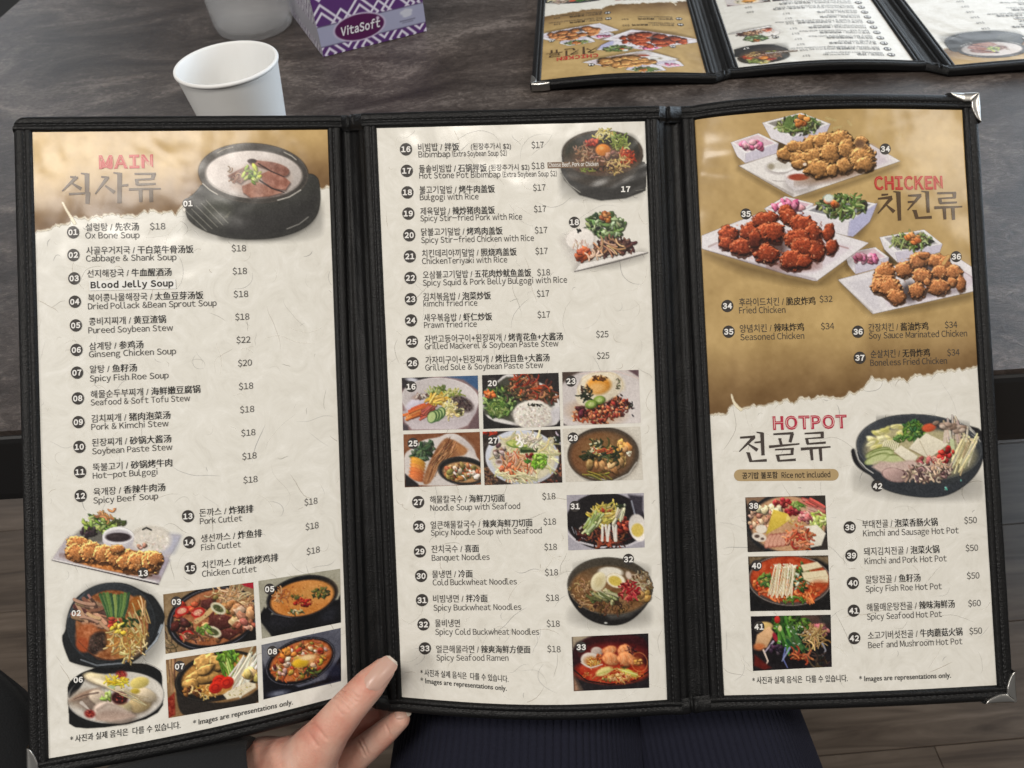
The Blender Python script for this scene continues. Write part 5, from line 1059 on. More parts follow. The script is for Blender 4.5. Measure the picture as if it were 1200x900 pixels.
    if near:
        for e in INK: obj(e.name, sf.S(e.k, e.U, e.V, inkn(e)), e.F, e.mats, pages[e.k], smooth=False, midx=e.M)
    else:
        for k in range(3):
            V = []; F = []; M = []; mats = []; c = 0
            for e in INK:
                if e.k != k or e.V.min() > .62: continue
                V.append(sf.S(k, e.U, e.V, inkn(e))); F += [tuple(i+c for i in f) for f in e.F]; c += len(e.U)
                ix = []
                for mm in e.mats:
                    if mm not in mats: mats.append(mm)
                    ix.append(mats.index(mm))
                M += [ix[j] for j in e.M]
            obj('printed_lettering', np.concatenate(V), F, mats, pages[k], smooth=False, midx=M)
def inkn(e):
    n = np.full(len(e.U), e.n)+np.concatenate(e.X)
    if hasattr(e, 'lift'): n[e.lift:] = e.n+.00005
    return n
menu_root = empty('menu', 'open three-panel restaurant menu in black leatherette held upright in the foreground', 'menu')
build_menu(menu_root, menuA, True)
# the second menu, lying upside down on the table
TZ_ = .75
N3 = [on_plane(827.5, 87.5, TZ_+.005), on_plane(633.7, 96, TZ_+.005)]; N2 = [on_plane(1071, 73, TZ_+.005), on_plane(865.5, 81, TZ_+.005)]
g = N2[1]-N3[0]; N1b = on_plane(1119, 78, TZ_+.005); d1 = (N3[1]-N2[0]); d1 /= np.linalg.norm(d1); N1 = [N1b-d1*np.linalg.norm(N3[0]-N3[1]), N1b]
dv_ = np.array([math.sin(math.radians(6.6)), math.cos(math.radians(6.6)), 0])*.2794*1.02
crn = []
for N_ in (N1, N2, N3): crn.append([N_[0], N_[1], N_[1]+dv_, N_[0]+dv_])
menuB = Surf(crn, [lambda u, v: .002*sin(pi*cl(u)), lambda u, v: .0035*sin(pi*cl(u)), lambda u, v: .003*sin(pi*cl(u))])
menuB_root = empty('menu', 'second black menu lying open and upside down on the table behind', 'menu')
build_menu(menuB_root, menuB, False, 2.2)
# ------------------------------------------------------------ table and floor
a_ = on_plane(-0, 505.5, TZ_); b_ = on_plane(1170, 433.5, TZ_); l0 = on_plane(24, 0, TZ_); l1 = on_plane(0, 21, TZ_)
ed = (b_-a_)/np.linalg.norm(b_-a_); out = np.array([ed[1], -ed[0], 0]); ld = (l0-l1)/np.linalg.norm(l0-l1)
# corner where the two edges meet
def isect(p, d, q, e_):
    M = np.array([[d[0], -e_[0]], [d[1], -e_[1]]]); t = np.linalg.solve(M, (q-p)[:2]); return p+d*t[0]
near_r = a_+ed*1.7; near_l = a_-ed*1.0
far_l = isect(l0, ld, near_l+(-out)*1.6, ed); left_c = isect(l0, ld, a_, ed)
table = empty('dining_table', 'dark slate-grey laminate dining table with a thick black edge', 'table', tuple(left_c))
table.location = (0, 0, 0)
slate_m = mat('slate_laminate', (.1,.1,.1), .36, Specular_IOR_Level=.28)
N, L, b = nodes(slate_m)
tc = N.new('ShaderNodeTexCoord'); tc.name = 'tc'; mp = N.new('ShaderNodeMapping'); mp.inputs['Scale'].default_value = (5.2, 9.5, 8.0); mp.inputs['Rotation'].default_value = (0, 0, .12); L.new(tc.outputs['Object'], mp.inputs[0])
n1 = N.new('ShaderNodeTexNoise'); n1.inputs['Scale'].default_value = 1.6; n1.inputs['Detail'].default_value = 10; n1.inputs['Roughness'].default_value = .68; n1.inputs['Distortion'].default_value = 1.1; L.new(mp.outputs[0], n1.inputs[0])
n2 = N.new('ShaderNodeTexNoise'); n2.inputs['Scale'].default_value = 21; n2.inputs['Detail'].default_value = 8; n2.inputs['Roughness'].default_value = .8; n2.inputs['Distortion'].default_value = 1.6; L.new(mp.outputs[0], n2.inputs[0])
mx = N.new('ShaderNodeMix'); mx.data_type = 'FLOAT'; mx.inputs[0].default_value = .5; L.new(n1.outputs['Fac'], mx.inputs[2]); L.new(n2.outputs['Fac'], mx.inputs[3])
r1 = ramp(slate_m, mx.outputs[0], [(.35,(.016,.012,.011)), (.455,(.040,.033,.030)), (.53,(.076,.066,.061)), (.62,(.20,.182,.17))])
n3 = N.new('ShaderNodeTexNoise'); n3.inputs['Scale'].default_value = .7; n3.inputs['Detail'].default_value = 3; L.new(mp.outputs[0], n3.inputs[0])
hue = N.new('ShaderNodeMix'); hue.data_type = 'RGBA'; hue.blend_type = 'MULTIPLY'; L.new(n3.outputs['Fac'], hue.inputs[0]); L.new(r1, hue.inputs[6]); hue.inputs[7].default_value = (1.0, .86, .79, 1); L.new(hue.outputs[2], b.inputs['Base Color'])
bump(slate_m, n2.outputs['Fac'], .0006, .55)
mr = N.new('ShaderNodeMapRange'); L.new(n2.outputs['Fac'], mr.inputs[0]); mr.inputs[3].default_value = .34; mr.inputs[4].default_value = .56; L.new(mr.outputs[0], b.inputs['Roughness'])
black_edge_m = mat('black_table_edge', (.012,.012,.013), .5)
top = [left_c, near_r, near_r-out*1.6, far_l]
c = np.mean(top, 0)
mb = MB(); mb.add([tuple(p) for p in top]+[tuple(p-np.array([0,0,.004])) for p in top], [(0,1,2,3),(7,6,5,4),(0,4,5,1),(1,5,6,2),(2,6,7,3),(3,7,4,0)])
mb.build('table_top', slate_m, table, smooth=False)
# edge band: rounded nose running round the top
prof = [(-.004,-.0042),(.0006,-.0042),(.0016,-.0052),(.0022,-.008),(.0022,-.050),(.0014,-.056),(-.002,-.058),(-.03,-.058)]
mb = MB()
def run_edge(p0, p1, o):
    mb.grid(np.array([[p0+o*x+np.array([0,0,z+.0006]) for x, z in prof], [p1+o*x+np.array([0,0,z+.0006]) for x, z in prof]]))
run_edge(left_c-ed*.002, near_r, out); lo = np.array([-ld[1], ld[0], 0]); lo = lo if lo[0] < 0 else -lo
run_edge(left_c, far_l, lo); mb.build('edge_band', black_edge_m, table, smooth=False)
mb = MB()
q = [p+(c-p)*.03 for p in top]; mb.add([tuple(p-np.array([0,0,.02])) for p in q]+[tuple(p-np.array([0,0,.055])) for p in q], [(0,1,2,3),(7,6,5,4),(0,4,5,1),(1,5,6,2),(2,6,7,3),(3,7,4,0)])
mb.build('underframe', black_edge_m, table, smooth=False)
for fx in (.25, .8):
    p = left_c*(1-fx)+near_r*fx-out*.8; mb = MB(); mb.grid(lathe([(.001,0),(.28,0),(.28,.012),(.06,.03),(.04,.05),(.04,.69),(.12,.70),(.001,.70)], 32)+np.array([p[0], p[1], .004])); mb.build('pedestal', black_edge_m, table)
# floor of wide vinyl planks
wood_m = mat('greige_wood_plank', (.3,.26,.22), .42)
N, L, b = nodes(wood_m); tc = N.new('ShaderNodeTexCoord'); tc.name = 'tc'; oi = N.new('ShaderNodeObjectInfo')
vm = N.new('ShaderNodeVectorMath'); vm.operation = 'ADD'; L.new(tc.outputs['Object'], vm.inputs[0]); sc_ = N.new('ShaderNodeVectorMath'); sc_.operation = 'SCALE'; cmb = N.new('ShaderNodeCombineXYZ'); L.new(oi.outputs['Random'], cmb.inputs[0]); L.new(oi.outputs['Random'], cmb.inputs[1]); L.new(cmb.outputs[0], sc_.inputs[0]); sc_.inputs['Scale'].default_value = 31.0; L.new(sc_.outputs[0], vm.inputs[1])
mp = N.new('ShaderNodeMapping'); mp.inputs['Scale'].default_value = (1.2, 14.0, 1.0); L.new(vm.outputs[0], mp.inputs[0])
w1 = N.new('ShaderNodeTexNoise'); w1.inputs['Scale'].default_value = 3.2; w1.inputs['Detail'].default_value = 9; w1.inputs['Roughness'].default_value = .62; w1.inputs['Distortion'].default_value = 1.0; L.new(mp.outputs[0], w1.inputs[0])
r1 = ramp(wood_m, w1.outputs['Fac'], [(.30,(.058,.040,.028)), (.46,(.112,.082,.060)), (.58,(.15,.113,.085)), (.72,(.21,.162,.126))])
hs = N.new('ShaderNodeHueSaturation'); L.new(r1, hs.inputs['Color']); mr = N.new('ShaderNodeMapRange'); L.new(oi.outputs['Random'], mr.inputs[0]); mr.inputs[3].default_value = .82; mr.inputs[4].default_value = 1.15; L.new(mr.outputs[0], hs.inputs['Value']); L.new(hs.outputs[0], b.inputs['Base Color'])
bump(wood_m, w1.outputs['Fac'], .0008, .4)
floor = obj('floor', [(-4,-4,-.006),(4,-4,-.006),(4,6,-.006),(-4,6,-.006)], [(0,1,2,3)], mat('dark_subfloor', (.03,.028,.026), .8), kind='structure', smooth=False)
pw_, pl_ = .150, 1.21; bv = .0006
pv = []; x0, x1, y0, y1 = 0, pl_-.0008, 0, pw_-.0008
V = [(x0,y0,-.005),(x1,y0,-.005),(x1,y1,-.005),(x0,y1,-.005),(x0,y0,-.0005),(x1,y0,-.0005),(x1,y1,-.0005),(x0,y1,-.0005),(x0+bv,y0+bv,0),(x1-bv,y0+bv,0),(x1-bv,y1-bv,0),(x0+bv,y1-bv,0)]
Fc = [(8,9,10,11),(4,5,9,8),(5,6,10,9),(6,7,11,10),(7,4,8,11),(0,1,5,4),(1,2,6,5),(2,3,7,6),(3,0,4,7)]
pk = obj('plank', V, Fc, wood_m, floor, smooth=False); first = True; rp = random.Random(5)
for j in range(-8, 14):
    sh = rp.uniform(0, pl_)
    for i in range(-2, 2):
        o = pk if first else link(pk.copy())
        if not first: o.parent = floor
        first = False; o.location = (i*pl_+sh-.3, j*pw_, 0)

# ------------------------------------------------------------ paper cup
cupm = mat('white_paper_cup', (.86,.86,.85), .42, Specular_IOR_Level=.4); t = tex(cupm, 'ShaderNodeTexNoise', 180.0, Detail=3.0); bump(cupm, t.outputs['Fac'], .0003, .18)
hc = .074; rim = on_plane(264, 77.5, TZ_+hc); rr = .0
xa, _ = 203.5, 0
pl_a = on_plane(203, 82, TZ_+hc); pl_b = on_plane(325, 63, TZ_+hc); rr = np.linalg.norm(pl_a-pl_b)/2*1.0
cc = (pl_a+pl_b)/2
hs_ = rr/.0375; hc2 = hc
rb = rr*.70
prof = [(.0005,.005),(rb*.6,.005),(rb*.98,.005),(rb,.0),(rb+.0004,.0005)]+[(rb+.0004+(rr-rb-.001)*t_, .0005+(hc2-.003)*t_) for t_ in (.1,.3,.5,.7,.9,.975,.99,1.0)]
prof += [(rr-.0012+.0013*math.cos(a)+.0004, hc2-.0018+.0014*math.sin(a)) for a in np.linspace(-.5*pi, 1.0*pi, 10)]
prof += [(rb-.0004+(rr-rb-.0022)*t_, .007+(hc2-.009)*t_) for t_ in np.linspace(.98, 0, 8)]+[(rb*.5,.0066),(.0005,.0066)]
cup = obj('paper_cup', (lathe(prof, 72)+np.array([cc[0], cc[1], TZ_+.0004])).reshape(-1, 3), [], cupm)
me = cup.data; bpy.data.objects.remove(cup); mb = MB(); mb.grid(lathe(prof, 72), closed_u=True); cup = mb.build('paper_cup', cupm); cup.location = (cc[0], cc[1], TZ_+.0004)
cup['label'] = 'plain white paper cup standing empty on the table behind the menu'; cup['category'] = 'paper cup'
# ------------------------------------------------------------ translucent pitcher behind the cup
pitm = mat('frosted_plastic', (.88,.89,.90), .35, Transmission_Weight=.3, IOR=1.3, Alpha=.22); t = tex(pitm, 'ShaderNodeTexNoise', 60.0, Detail=3.0); bump(pitm, t.outputs['Fac'], .001, .25)
bl_ = on_plane(248, 50, TZ_); br_ = on_plane(345, 34, TZ_); rp_ = np.linalg.norm(br_-bl_)/2*.98
pc = (bl_+br_)/2+np.array([0, rp_*.45, 0])
prof = [(.0005,.0),(rp_*.80,.0),(rp_*.92,.003),(rp_*.98,.010),(rp_,.022),(rp_*1.08,.10),(rp_*1.16,.17),(rp_*1.17,.172),(rp_*1.13,.171),(rp_*1.05,.10),(rp_*.965,.024),(rp_*.93,.012),(rp_*.8,.006),(.0005,.005)]
pit = empty('plastic_pitcher', 'frosted translucent plastic pitcher behind the white paper cup', 'pitcher', (pc[0], pc[1], TZ_+.0004))
mb = MB(); mb.grid(lathe(prof, 64), closed_u=True); mb.build('pitcher_body', pitm, pit)
mb = MB(); hp = [(0,rp_*1.05,.045),(0,rp_*1.5,.05),(0,rp_*1.75,.09),(0,rp_*1.6,.14),(0,rp_*1.12,.15)]
rows = []
for i, p in enumerate(hp):
    rows.append([(p[0]+.006*math.cos(a), p[1], p[2]+.005*math.sin(a)) for a in np.linspace(0, 2*pi, 10, endpoint=False)])
mb.grid(np.array(rows), closed_u=True); mb.build('handle', pitm, pit)
# ------------------------------------------------------------ tissue box
A0 = on_plane(379.3, 67.2, TZ_); B0 = on_plane(500.2, 36.9, TZ_); ex = (B0-A0); bw = np.linalg.norm(ex); ex /= bw; ey = np.array([-ex[1], ex[0], 0]); bh = .115; bd = .115
M4 = Matrix.Identity(4)
for i in range(3): M4[i][0] = ex[i]; M4[i][1] = ey[i]; M4[i][2] = (0, 0, 1)[i]; M4[i][3] = A0[i]
tb = empty('tissue_box', 'purple and white patterned tissue box on the table behind the menu', 'tissue box'); tb.matrix_world = M4
card_m = mat('pale_carton', (.62,.62,.66), .38)
mb = MB()
V = [(0,0,.0005),(bw,0,.0005),(bw,bd,.0005),(0,bd,.0005),(0,0,bh),(bw,0,bh),(bw,bd,bh),(0,bd,bh)]
a8 = np.linspace(0, 2*pi, 24, endpoint=False); oc = [(bw/2+.030*math.cos(t_), bd/2+.022*math.sin(t_), bh) for t_ in a8]
mb.add(V, [(0,1,5,4),(1,2,6,5),(2,3,7,6),(3,0,4,7),(0,3,2,1)]); 
per = []
for t_ in a8:
    cx_, sx_ = math.cos(t_), math.sin(t_); k_ = 1/max(abs(cx_), abs(sx_)); per.append((bw/2+bw/2*cx_*k_, bd/2+bd/2*sx_*k_, bh))
mb.grid(np.array([per, oc]), closed_u=True)
mb.build('carton', card_m, tb, smooth=False)
tis = MB(); rows = []
for i, z in enumerate(np.linspace(bh-.02, bh+.05, 9)):
    r_ = .02*(1-.5*i/8)+.004*math.sin(i*2); rows.append([(bw/2+r_*1.2*math.cos(t_)*(1+.3*math.sin(3*t_+i*.5)), bd/2+r_*.6*math.sin(t_)*(1+.3*math.cos(2*t_+i)), z+.006*math.sin(4*t_)*i/8) for t_ in a8])
tis.grid(np.array(rows), closed_u=True); tis.build('tissue', mat('white_tissue', (.82,.82,.82), .8), tb)
def face_print(name, o, ux, uz, w, h, paint, nrm):
    st = .0006; xs = np.arange(0, w+1e-6, st); zs = np.arange(0, h+1e-6, st)
    s = Pic(bb(0, 0, w*1000, h*1000), st*1000, (0, 0, 1.0), 3); paint(s)
    x = s.PXX/1000; z = s.PYY/1000
    P = np.array(o)+np.array(ux)*x[..., None]+np.array(uz)*z[..., None]+np.array(nrm)*.0002
    col = np.concatenate([lin(np.clip(s.C, 0, 255)), s.A[..., None]], -1).reshape(-1, 4)
    obj(name, P.reshape(-1, 3), grid_faces(*s.A.shape), box_print_m, tb, colors=col)
PUR = (92,52,118); LAV = (228,224,240)
def chev(s, y0, y1, col_a, col_b, dim=1.0):
    w = (slice(None), slice(None)); X = s.X; Y = s.Y
    p = 34.0; tx = ((X+10) % p)-p/2; ty = ((Y-25+15) % p)-p/2 if y0 > 20 else Y-1
    dia = np.abs(tx)+np.abs(ty)
    ring = np.minimum(np.abs(dia-15.2), np.abs(dia-8.6))-1.35 if y0 > 20 else np.abs(((dia-1) % 7.5)-3.7)-1.4
    if y0 > 20:
        t2 = np.abs(tx)-p/2; d2 = np.abs(t2)+np.abs(ty); ring = np.minimum(ring, np.abs(d2-8.6)-1.2)
    v = np.clip(.5-ring/.6, 0, 1); m = (Y >= y0) & (Y < y1)
    c = np.asarray(col_a, float)*(1-v[..., None])+np.asarray(col_b, float)*v[..., None]
    s.put(w, m.astype(float), c*dim)
def paint_front(s):
    s.bg((166,168,196), 3); chev(s, 0, 8, PUR, LAV); chev(s, 25, 200, PUR, LAV); s.ln([(0,8),(200,8)], .7, (90,80,110)); s.ln([(0,25),(200,25)], .7, (90,80,110))
    s.el(bw*1000*.38, 17.5, 24.0, 11.6, (206,196,220)); s.el(bw*1000*.38, 17.5, 22.6, 10.5, (84,24,80), 0, .6)
    s.el(bw*1000*.38+17.5, 21.3, 1.4, 1.4, (216,206,226))
    cx_ = bw*1000*.83
    for i, (dx, dy) in enumerate(((-3,2),(0,3),(3,2.4),(-1,-.6),(2,-.2))): s.el(cx_+dx, 18.5+dy, 3.0, 1.8, (206,208,222))
    s.ln([(cx_-7,13.6),(cx_+7,13.6)], 1.0, (110,108,130)); s.ln([(cx_-5,12.0),(cx_+5,12.0)], .7, (120,118,140))
def paint_side(s):
    s.bg((176,174,182), 3); chev(s, 0, 200, (206,204,212), (112,96,128)); s.bg
    s.put((slice(None), slice(None)), ((s.Y > 8) & (s.Y < 25)).astype(float), (168,166,176))
face_print('printed_front', (0,0,.0005), (1,0,0), (0,0,1), bw, bh-.001, paint_front, (0,-1,0))
face_print('printed_side', (0,0,.0005), (0,1,0), (0,0,1), bd, bh-.001, paint_side, (-1,0,0))
v, f = glyphs('VitaSoft', .03, 4); v = v.copy(); x0 = v[:,0].min(); wv = np.ptp(v[:,0]); sx = .0365/wv
v2 = np.stack([bw*.38-.0183+(v[:,0]-x0)*sx+v[:,1]*.0018, np.full(len(v), -.0004), 0.0143+v[:,1]*.0092], 1)
obj('brand_lettering', v2, f, mat('white_print', (.82,.80,.86), .4), tb, smooth=False)

# ------------------------------------------------------------ the person: hand, sleeve, coat, trousers
person = empty('person', 'person seen from above holding the menu, dark coat sleeve and navy ribbed trousers', 'person')
skin_m = mat('skin', (.60,.38,.29), .46, Subsurface_Weight=.12, Subsurface_Scale=.004, Specular_IOR_Level=.4)
skin_m.node_tree.nodes['Principled BSDF'].inputs['Subsurface Radius'].default_value = (1.0, .35, .18)
t = tex(skin_m, 'ShaderNodeTexNoise', 55.0, Detail=4.0); ramp(skin_m, t.outputs['Fac'], [(.30,(.60,.235,.175)), (.45,(.66,.335,.255)), (.56,(.70,.405,.315)), (.72,(.75,.49,.40))], 'Base Color')
t2 = tex(skin_m, 'ShaderNodeTexVoronoi', 900.0); t3 = tex(skin_m, 'ShaderNodeTexNoise', 150.0, Detail=8.0, Roughness=.7)
n1 = bump(skin_m, t2.outputs['Distance'], .0003, .35, None); bump(skin_m, t3.outputs['Fac'], .0009, .5, 'Normal', prev=n1)
def cone(mb, p0, r0, p1, r1, n=20):
    p0 = np.array(p0); p1 = np.array(p1); d = p1-p0; L = np.linalg.norm(d); d = d/L; a = np.cross(d, [0, 0, 1.0]); a = a/np.linalg.norm(a) if np.linalg.norm(a) > 1e-4 else np.array([1.0, 0, 0]); b = np.cross(d, a); rows = []
    for t_ in np.linspace(-pi/2, 0, 7): rows.append((p0+d*r0*math.sin(t_), r0*math.cos(t_)+1e-5))
    for t_ in np.linspace(0, pi/2, 7): rows.append((p1+d*r1*math.sin(t_), r1*math.cos(t_)+1e-5))
    ang = np.linspace(0, 2*pi, n, endpoint=False)
    mb.grid(np.array([[c_+r_*(a*math.cos(t_)+b*math.sin(t_)) for t_ in ang] for c_, r_ in rows]), closed_u=True)
    b0 = len(mb.v); mb.v += [tuple(rows[0][0]), tuple(rows[-1][0])]
    k0 = b0-len(rows)*n; k1 = b0-n
    for j in range(n): mb.f.append((b0, k0+j, k0+(j+1) % n)); mb.m.append(0); mb.f.append((b0+1, k1+(j+1) % n, k1+j)); mb.m.append(0)
def chain(mb, pts):
    for (a, ra), (b, rb_) in zip(pts[:-1], pts[1:]): cone(mb, a, ra, b, rb_)
mb = MB(); q = lambda x, y, z: pt(x, y, z)
thumb = [(q(348,912,.366),.0172),(q(368,882,.360),.0124),(q(388,854,.355),.0095),(q(410,827,.353),.0083),(q(433,802,.354),.0075),(q(449,785,.356),.0056)]
chain(mb, thumb)
chain(mb, [(q(352,930,.385),.0125),(q(395,904,.394),.0088),(q(425,880,.391),.0074),(q(451,858,.386),.0064),(q(469,843,.382),.0050)])
chain(mb, [(q(345,908,.400),.0120),(q(392,876,.404),.0088),(q(420,858,.404),.0076),(q(446,842,.402),.0060)])
chain(mb, [(q(335,900,.41),.012),(q(375,860,.42),.0100),(q(410,835,.425),.0085),(q(438,815,.425),.0072)])
for P_ in ([(q(310,925,.372),.024),(q(352,925,.385),.014)], [(q(300,925,.38),.024),(q(338,908,.366),.0175)], [(q(310,930,.385),.022),(q(345,915,.398),.014)], [(q(345,930,.376),.015),(q(372,905,.374),.0105)], [(q(335,925,.372),.018),(q(350,905,.385),.016)]): chain(mb, P_)
chain(mb, [(q(310,930,.378),.0245),(q(265,945,.378),.0235),(q(210,985,.375),.026),(q(120,1060,.36),.031)])
hand = mb.build('hand', skin_m, person)
md = hand.modifiers.new('r', 'REMESH'); md.mode = 'VOXEL'; md.voxel_size = .00062; md.use_smooth_shade = True
m2 = hand.modifiers.new('s', 'SMOOTH'); m2.factor = .5; m2.iterations = 26
dg = bpy.context.evaluated_depsgraph_get(); me = bpy.data.meshes.new_from_object(hand.evaluated_get(dg)); hand.modifiers.clear(); hand.data = me
me.materials.clear(); me.materials.append(skin_m)
co = np.zeros(len(me.vertices)*3, np.float32); me.vertices.foreach_get('co', co); co = co.reshape(-1, 3).astype(float); no = np.zeros(len(me.vertices)*3, np.float32); me.vertices.foreach_get('normal', no); no = no.reshape(-1, 3)
hx, hy = project(co); face = (no@(-Fv)) > -.2; zz = (co-CAM)@Fv
dh = np.zeros(len(co))
def crease(p0, p1, amp, wd, zmax=.366):
    p0 = np.array(p0, float); p1 = np.array(p1, float); d = p1-p0; L2 = d@d; t_ = np.clip(((hx-p0[0])*d[0]+(hy-p0[1])*d[1])/L2, 0, 1)
    bow = 2.0*np.sin(pi*t_); nx, ny = -d[1]/math.sqrt(L2), d[0]/math.sqrt(L2)
    ds = np.hypot(hx-p0[0]-t_*d[0]-nx*bow*0, hy-p0[1]-t_*d[1]-ny*bow*0); return -2.0*amp*np.exp(-(ds/wd)**2)*face*(zz < zmax)
for p0, p1, a, w in (((398,812),(412,826),.00042,1.3),((402,808),(417,823),.0005,1.2),((394,816),(408,832),.00035,1.3),((407,806),(419,818),.00032,1.0),((366,846),(382,866),.0003,1.8),((360,856),(372,874),.00025,1.8),((389,822),(401,838),.0002,1.2)): dh += crease(p0, p1, a, w)
for p0, p1, a, w in (((419,868),(428,886),.0003,1.3),((423,865),(431,883),.00025,1.2),((452,850),(458,864),.00025,1.2)): dh += crease(p0, p1, a, w, .40)
# tendon and vein relief on the back of the hand
dh += .0006*np.exp(-((hx-350)**2+(hy-880)**2)/500)*face
co = co+no*dh[:, None]; me.vertices.foreach_set('co', co.astype(np.float32).ravel()); me.polygons.foreach_set('use_smooth', np.ones(len(me.polygons), bool)); me.update()
bvh = BVHTree.FromPolygons([Vector(p) for p in co], [tuple(p.vertices) for p in me.polygons])
nail_m = mat('fingernail', (.62,.37,.29), .36, Subsurface_Weight=.1, Coat_Weight=.12, Coat_Roughness=.25); tip_m = mat('fingernail_tip', (.68,.58,.49), .34, Coat_Weight=.2, Coat_Roughness=.2)
def nail(base, tip, w, nm='fingernail', over=.18, lift=.00035, white=.22):
    base = np.array(base, float); tip = np.array(tip, float); d = tip-base; L = np.hypot(*d); d /= L; s_ = np.array([-d[1], d[0]])
    T, Sx = np.meshgrid(np.linspace(0, 1, 17), np.linspace(-1, 1, 13)); pts = []; 
    for t_, x_ in zip(T.ravel(), Sx.ravel()):
        wl = w/2*(math.sqrt(max(0, 1-max(0, (.22-t_)/.22)**2))*.55+.45)*(1 if t_ < .8 else math.sqrt(max(0, 1-((t_-.8)/.22)**2))*.85+.15)
        pts.append(base+d*L*t_+s_*x_*wl)
    pts = np.array(pts); A = []; Z = []; loc = []
    for (x, y), t_, x_ in zip(pts, T.ravel(), Sx.ravel()):
        dr = (pt(x, y, 1.0)-CAM); dn = np.linalg.norm(dr); h, n_, i_, ds = bvh.ray_cast(Vector(CAM), Vector(dr/dn))
        if h is not None and abs(x_) < .86 and t_ < .9:
            zc = (np.array(h)-CAM)@Fv
            if zc < .392: A.append([1, t_, x_, t_*t_, x_*x_, t_*x_]); Z.append(zc)
    cf = np.linalg.lstsq(np.array(A), np.array(Z), rcond=None)[0]; cf[4] = max(cf[4], .0012)
    t_, x_ = T.ravel(), Sx.ravel(); z = np.stack([1+0*t_, t_, x_, t_*t_, x_*x_, t_*x_], 1)@cf
    P = pt(pts[:,0], pts[:,1], z-lift-.0003*t_); n_ = P.shape[0]; Pb = pt(pts[:,0], pts[:,1], z+.0002)
    f = grid_faces(13, 17); mi = (np.tile(np.arange(16), 12) >= 16*(1-white)).astype(int)
    mb = MB(); mb.grid(P.reshape(13, 17, 3)); mb.m = list(mi); mb.grid(Pb.reshape(13, 17, 3)); mb.m[len(mi):] = list(mi)
    per = [(0, j) for j in range(17)]+[(i, 16) for i in range(1, 13)]+[(12, j) for j in range(15, -1, -1)]+[(i, 0) for i in range(11, -1, -1)]
    PP = P.reshape(13, 17, 3); PB = Pb.reshape(13, 17, 3); mb.grid(np.array([[PP[i] for i in per], [PB[i] for i in per]])[:, :, :] if False else np.stack([np.array([PP[i] for i in per]), np.array([PB[i] for i in per])]))
    return mb.build(nm, [nail_m, tip_m], hand)
nail((431,807),(461,772),22, white=.10)
nail((463,840),(481,832),12, white=.35)
# sleeve
cloth_m = mat('black_coat_cloth', (.0055,.006,.0075), .85, Sheen_Weight=.08); t = tex(cloth_m, 'ShaderNodeTexNoise', 700.0, Detail=3.0); bump(cloth_m, t.outputs['Fac'], .0006, .5)
rows = []; path = [(q(330,942,.362),.0335),(q(318,946,.360),.0352),(q(262,940,.360),.0375),(q(225,966,.356),.042),(q(170,1010,.350),.048),(q(90,1080,.340),.055)]
d0 = path[-1][0]-path[0][0]; d0 /= np.linalg.norm(d0); a = np.cross(d0, Fv); a /= np.linalg.norm(a); b2 = np.cross(d0, a)
for i, (c_, r_) in enumerate([(path[0][0]+d0*.006, .030)]+path):
    rows.append([c_+r_*(1+.05*math.sin(3*t_+i*1.3)+.03*math.sin(5*t_-i))*(a*math.cos(t_)+b2*math.sin(t_)) for t_ in np.linspace(0, 2*pi, 40, endpoint=False)])
mb = MB(); mb.grid(np.array(rows), closed_u=True); sl = mb.build('coat_sleeve', cloth_m, person)
s2 = sl.modifiers.new('sub', 'SUBSURF'); s2.levels = 2; s2.render_levels = 2
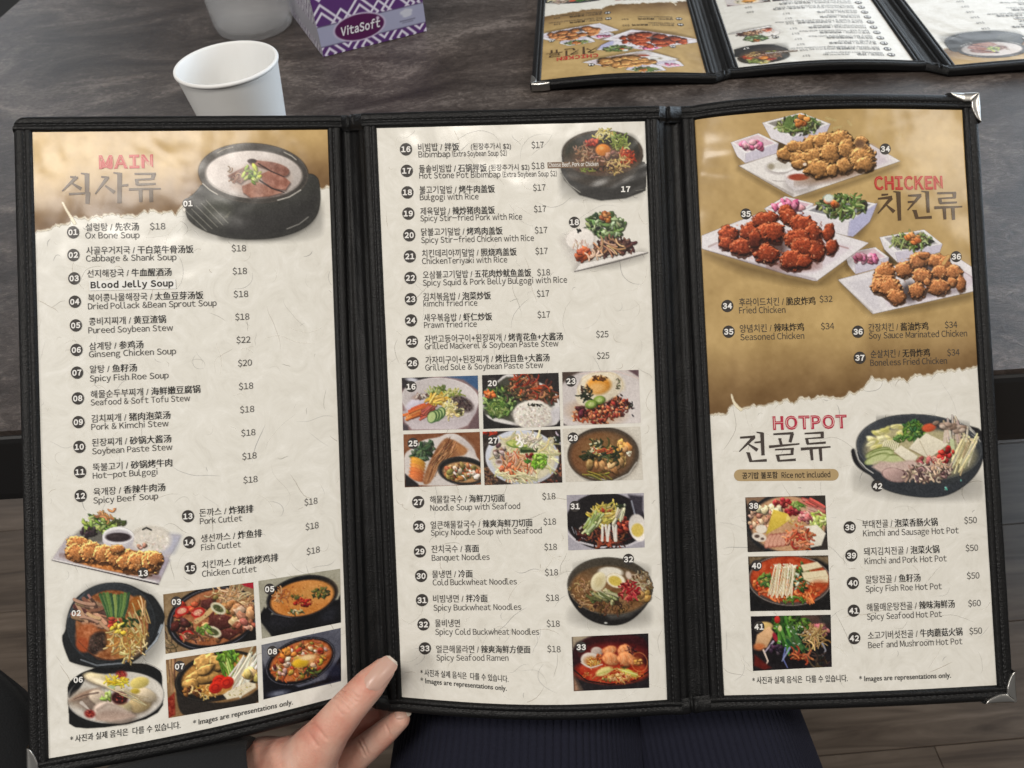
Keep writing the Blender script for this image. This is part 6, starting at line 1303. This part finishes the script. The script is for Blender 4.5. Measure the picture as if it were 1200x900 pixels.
# coat hem hanging at the left
q2 = lambda x, y, h: on_plane(x, y, h)
rows = []
edge = [(-60,740),(-10,780),(12,800),(28,822),(36,850),(44,900),(50,960)]
for i, (x, y) in enumerate(edge):
    p = on_plane(x, y, .50); p2 = p+np.array([-.03, -.02, -.02]); rows.append([p+np.array([.004*math.sin(i*2), 0, -.05]), p+np.array([.002, 0, -.012]), p, p+np.array([-.02, -.01, .014]), p+np.array([-.07, -.04, .03+.006*math.sin(i*3)]), p+np.array([-.14, -.08, .03]), p+np.array([-.24, -.14, .01])])
mb = MB(); mb.grid(np.array(rows)); ch = mb.build('coat_hem', cloth_m, person); s2 = ch.modifiers.new('sub', 'SUBSURF'); s2.levels = 2; s2.render_levels = 2; so = ch.modifiers.new('so', 'SOLIDIFY'); so.thickness = .004
# ribbed trousers
navy_m = mat('navy_ribbed_knit', (.0045,.0055,.018), .92, Sheen_Weight=.02); t = tex(navy_m, 'ShaderNodeTexNoise', 500.0, Detail=3.0); bump(navy_m, t.outputs['Fac'], .0008, .6)
navy_m.node_tree.nodes['Principled BSDF'].inputs['Sheen Tint'].default_value = (.5,.55,.9,1)
def thigh(c0, c1, r0, r1, nrib, name):
    c0 = np.array(c0); c1 = np.array(c1); d = c1-c0; d = d/np.linalg.norm(d); a = np.cross(d, [0,0,1.0]); a /= np.linalg.norm(a); u_ = np.cross(a, d); n = nrib*8; rows = []
    for i, t_ in enumerate(np.linspace(0, 1, 30)):
        c_ = c0*(1-t_)+c1*t_; r_ = r0*(1-t_)+r1*t_; row = []
        for j in range(n):
            th = 2*pi*j/n; ph = (th*nrib/(2*pi)) % 1; rib = .0014*(abs(math.sin(pi*ph))**.5)
            wv = .0022*math.sin(3*th+t_*5)+.0016*math.sin(5*th-t_*9+1)
            row.append(c_+(r_+rib+wv)*(a*math.cos(th)+u_*.88*math.sin(th)))
        rows.append(row)
    rows = [[c0-d*.02+(np.array(p)-c0)*.3 for p in rows[0]]]+rows+[[c1+d*.03+(np.array(p)-c1)*.3 for p in rows[-1]]]
    mb = MB(); mb.grid(np.array(rows), closed_u=True); return mb.build(name, navy_m, person)
zt = CAM_Z-.405
thigh((-.055, -.22, zt-.080), (.015, .42, zt-.085), .088, .072, 120, 'trouser_leg')
thigh((.115, -.22, zt-.092), (.088, .42, zt-.092), .070, .052, 96, 'trouser_leg')
# small dark scuff and crumb on the floor at lower right
sc = obj('floor_scuff', [], [], ink_m) if False else None
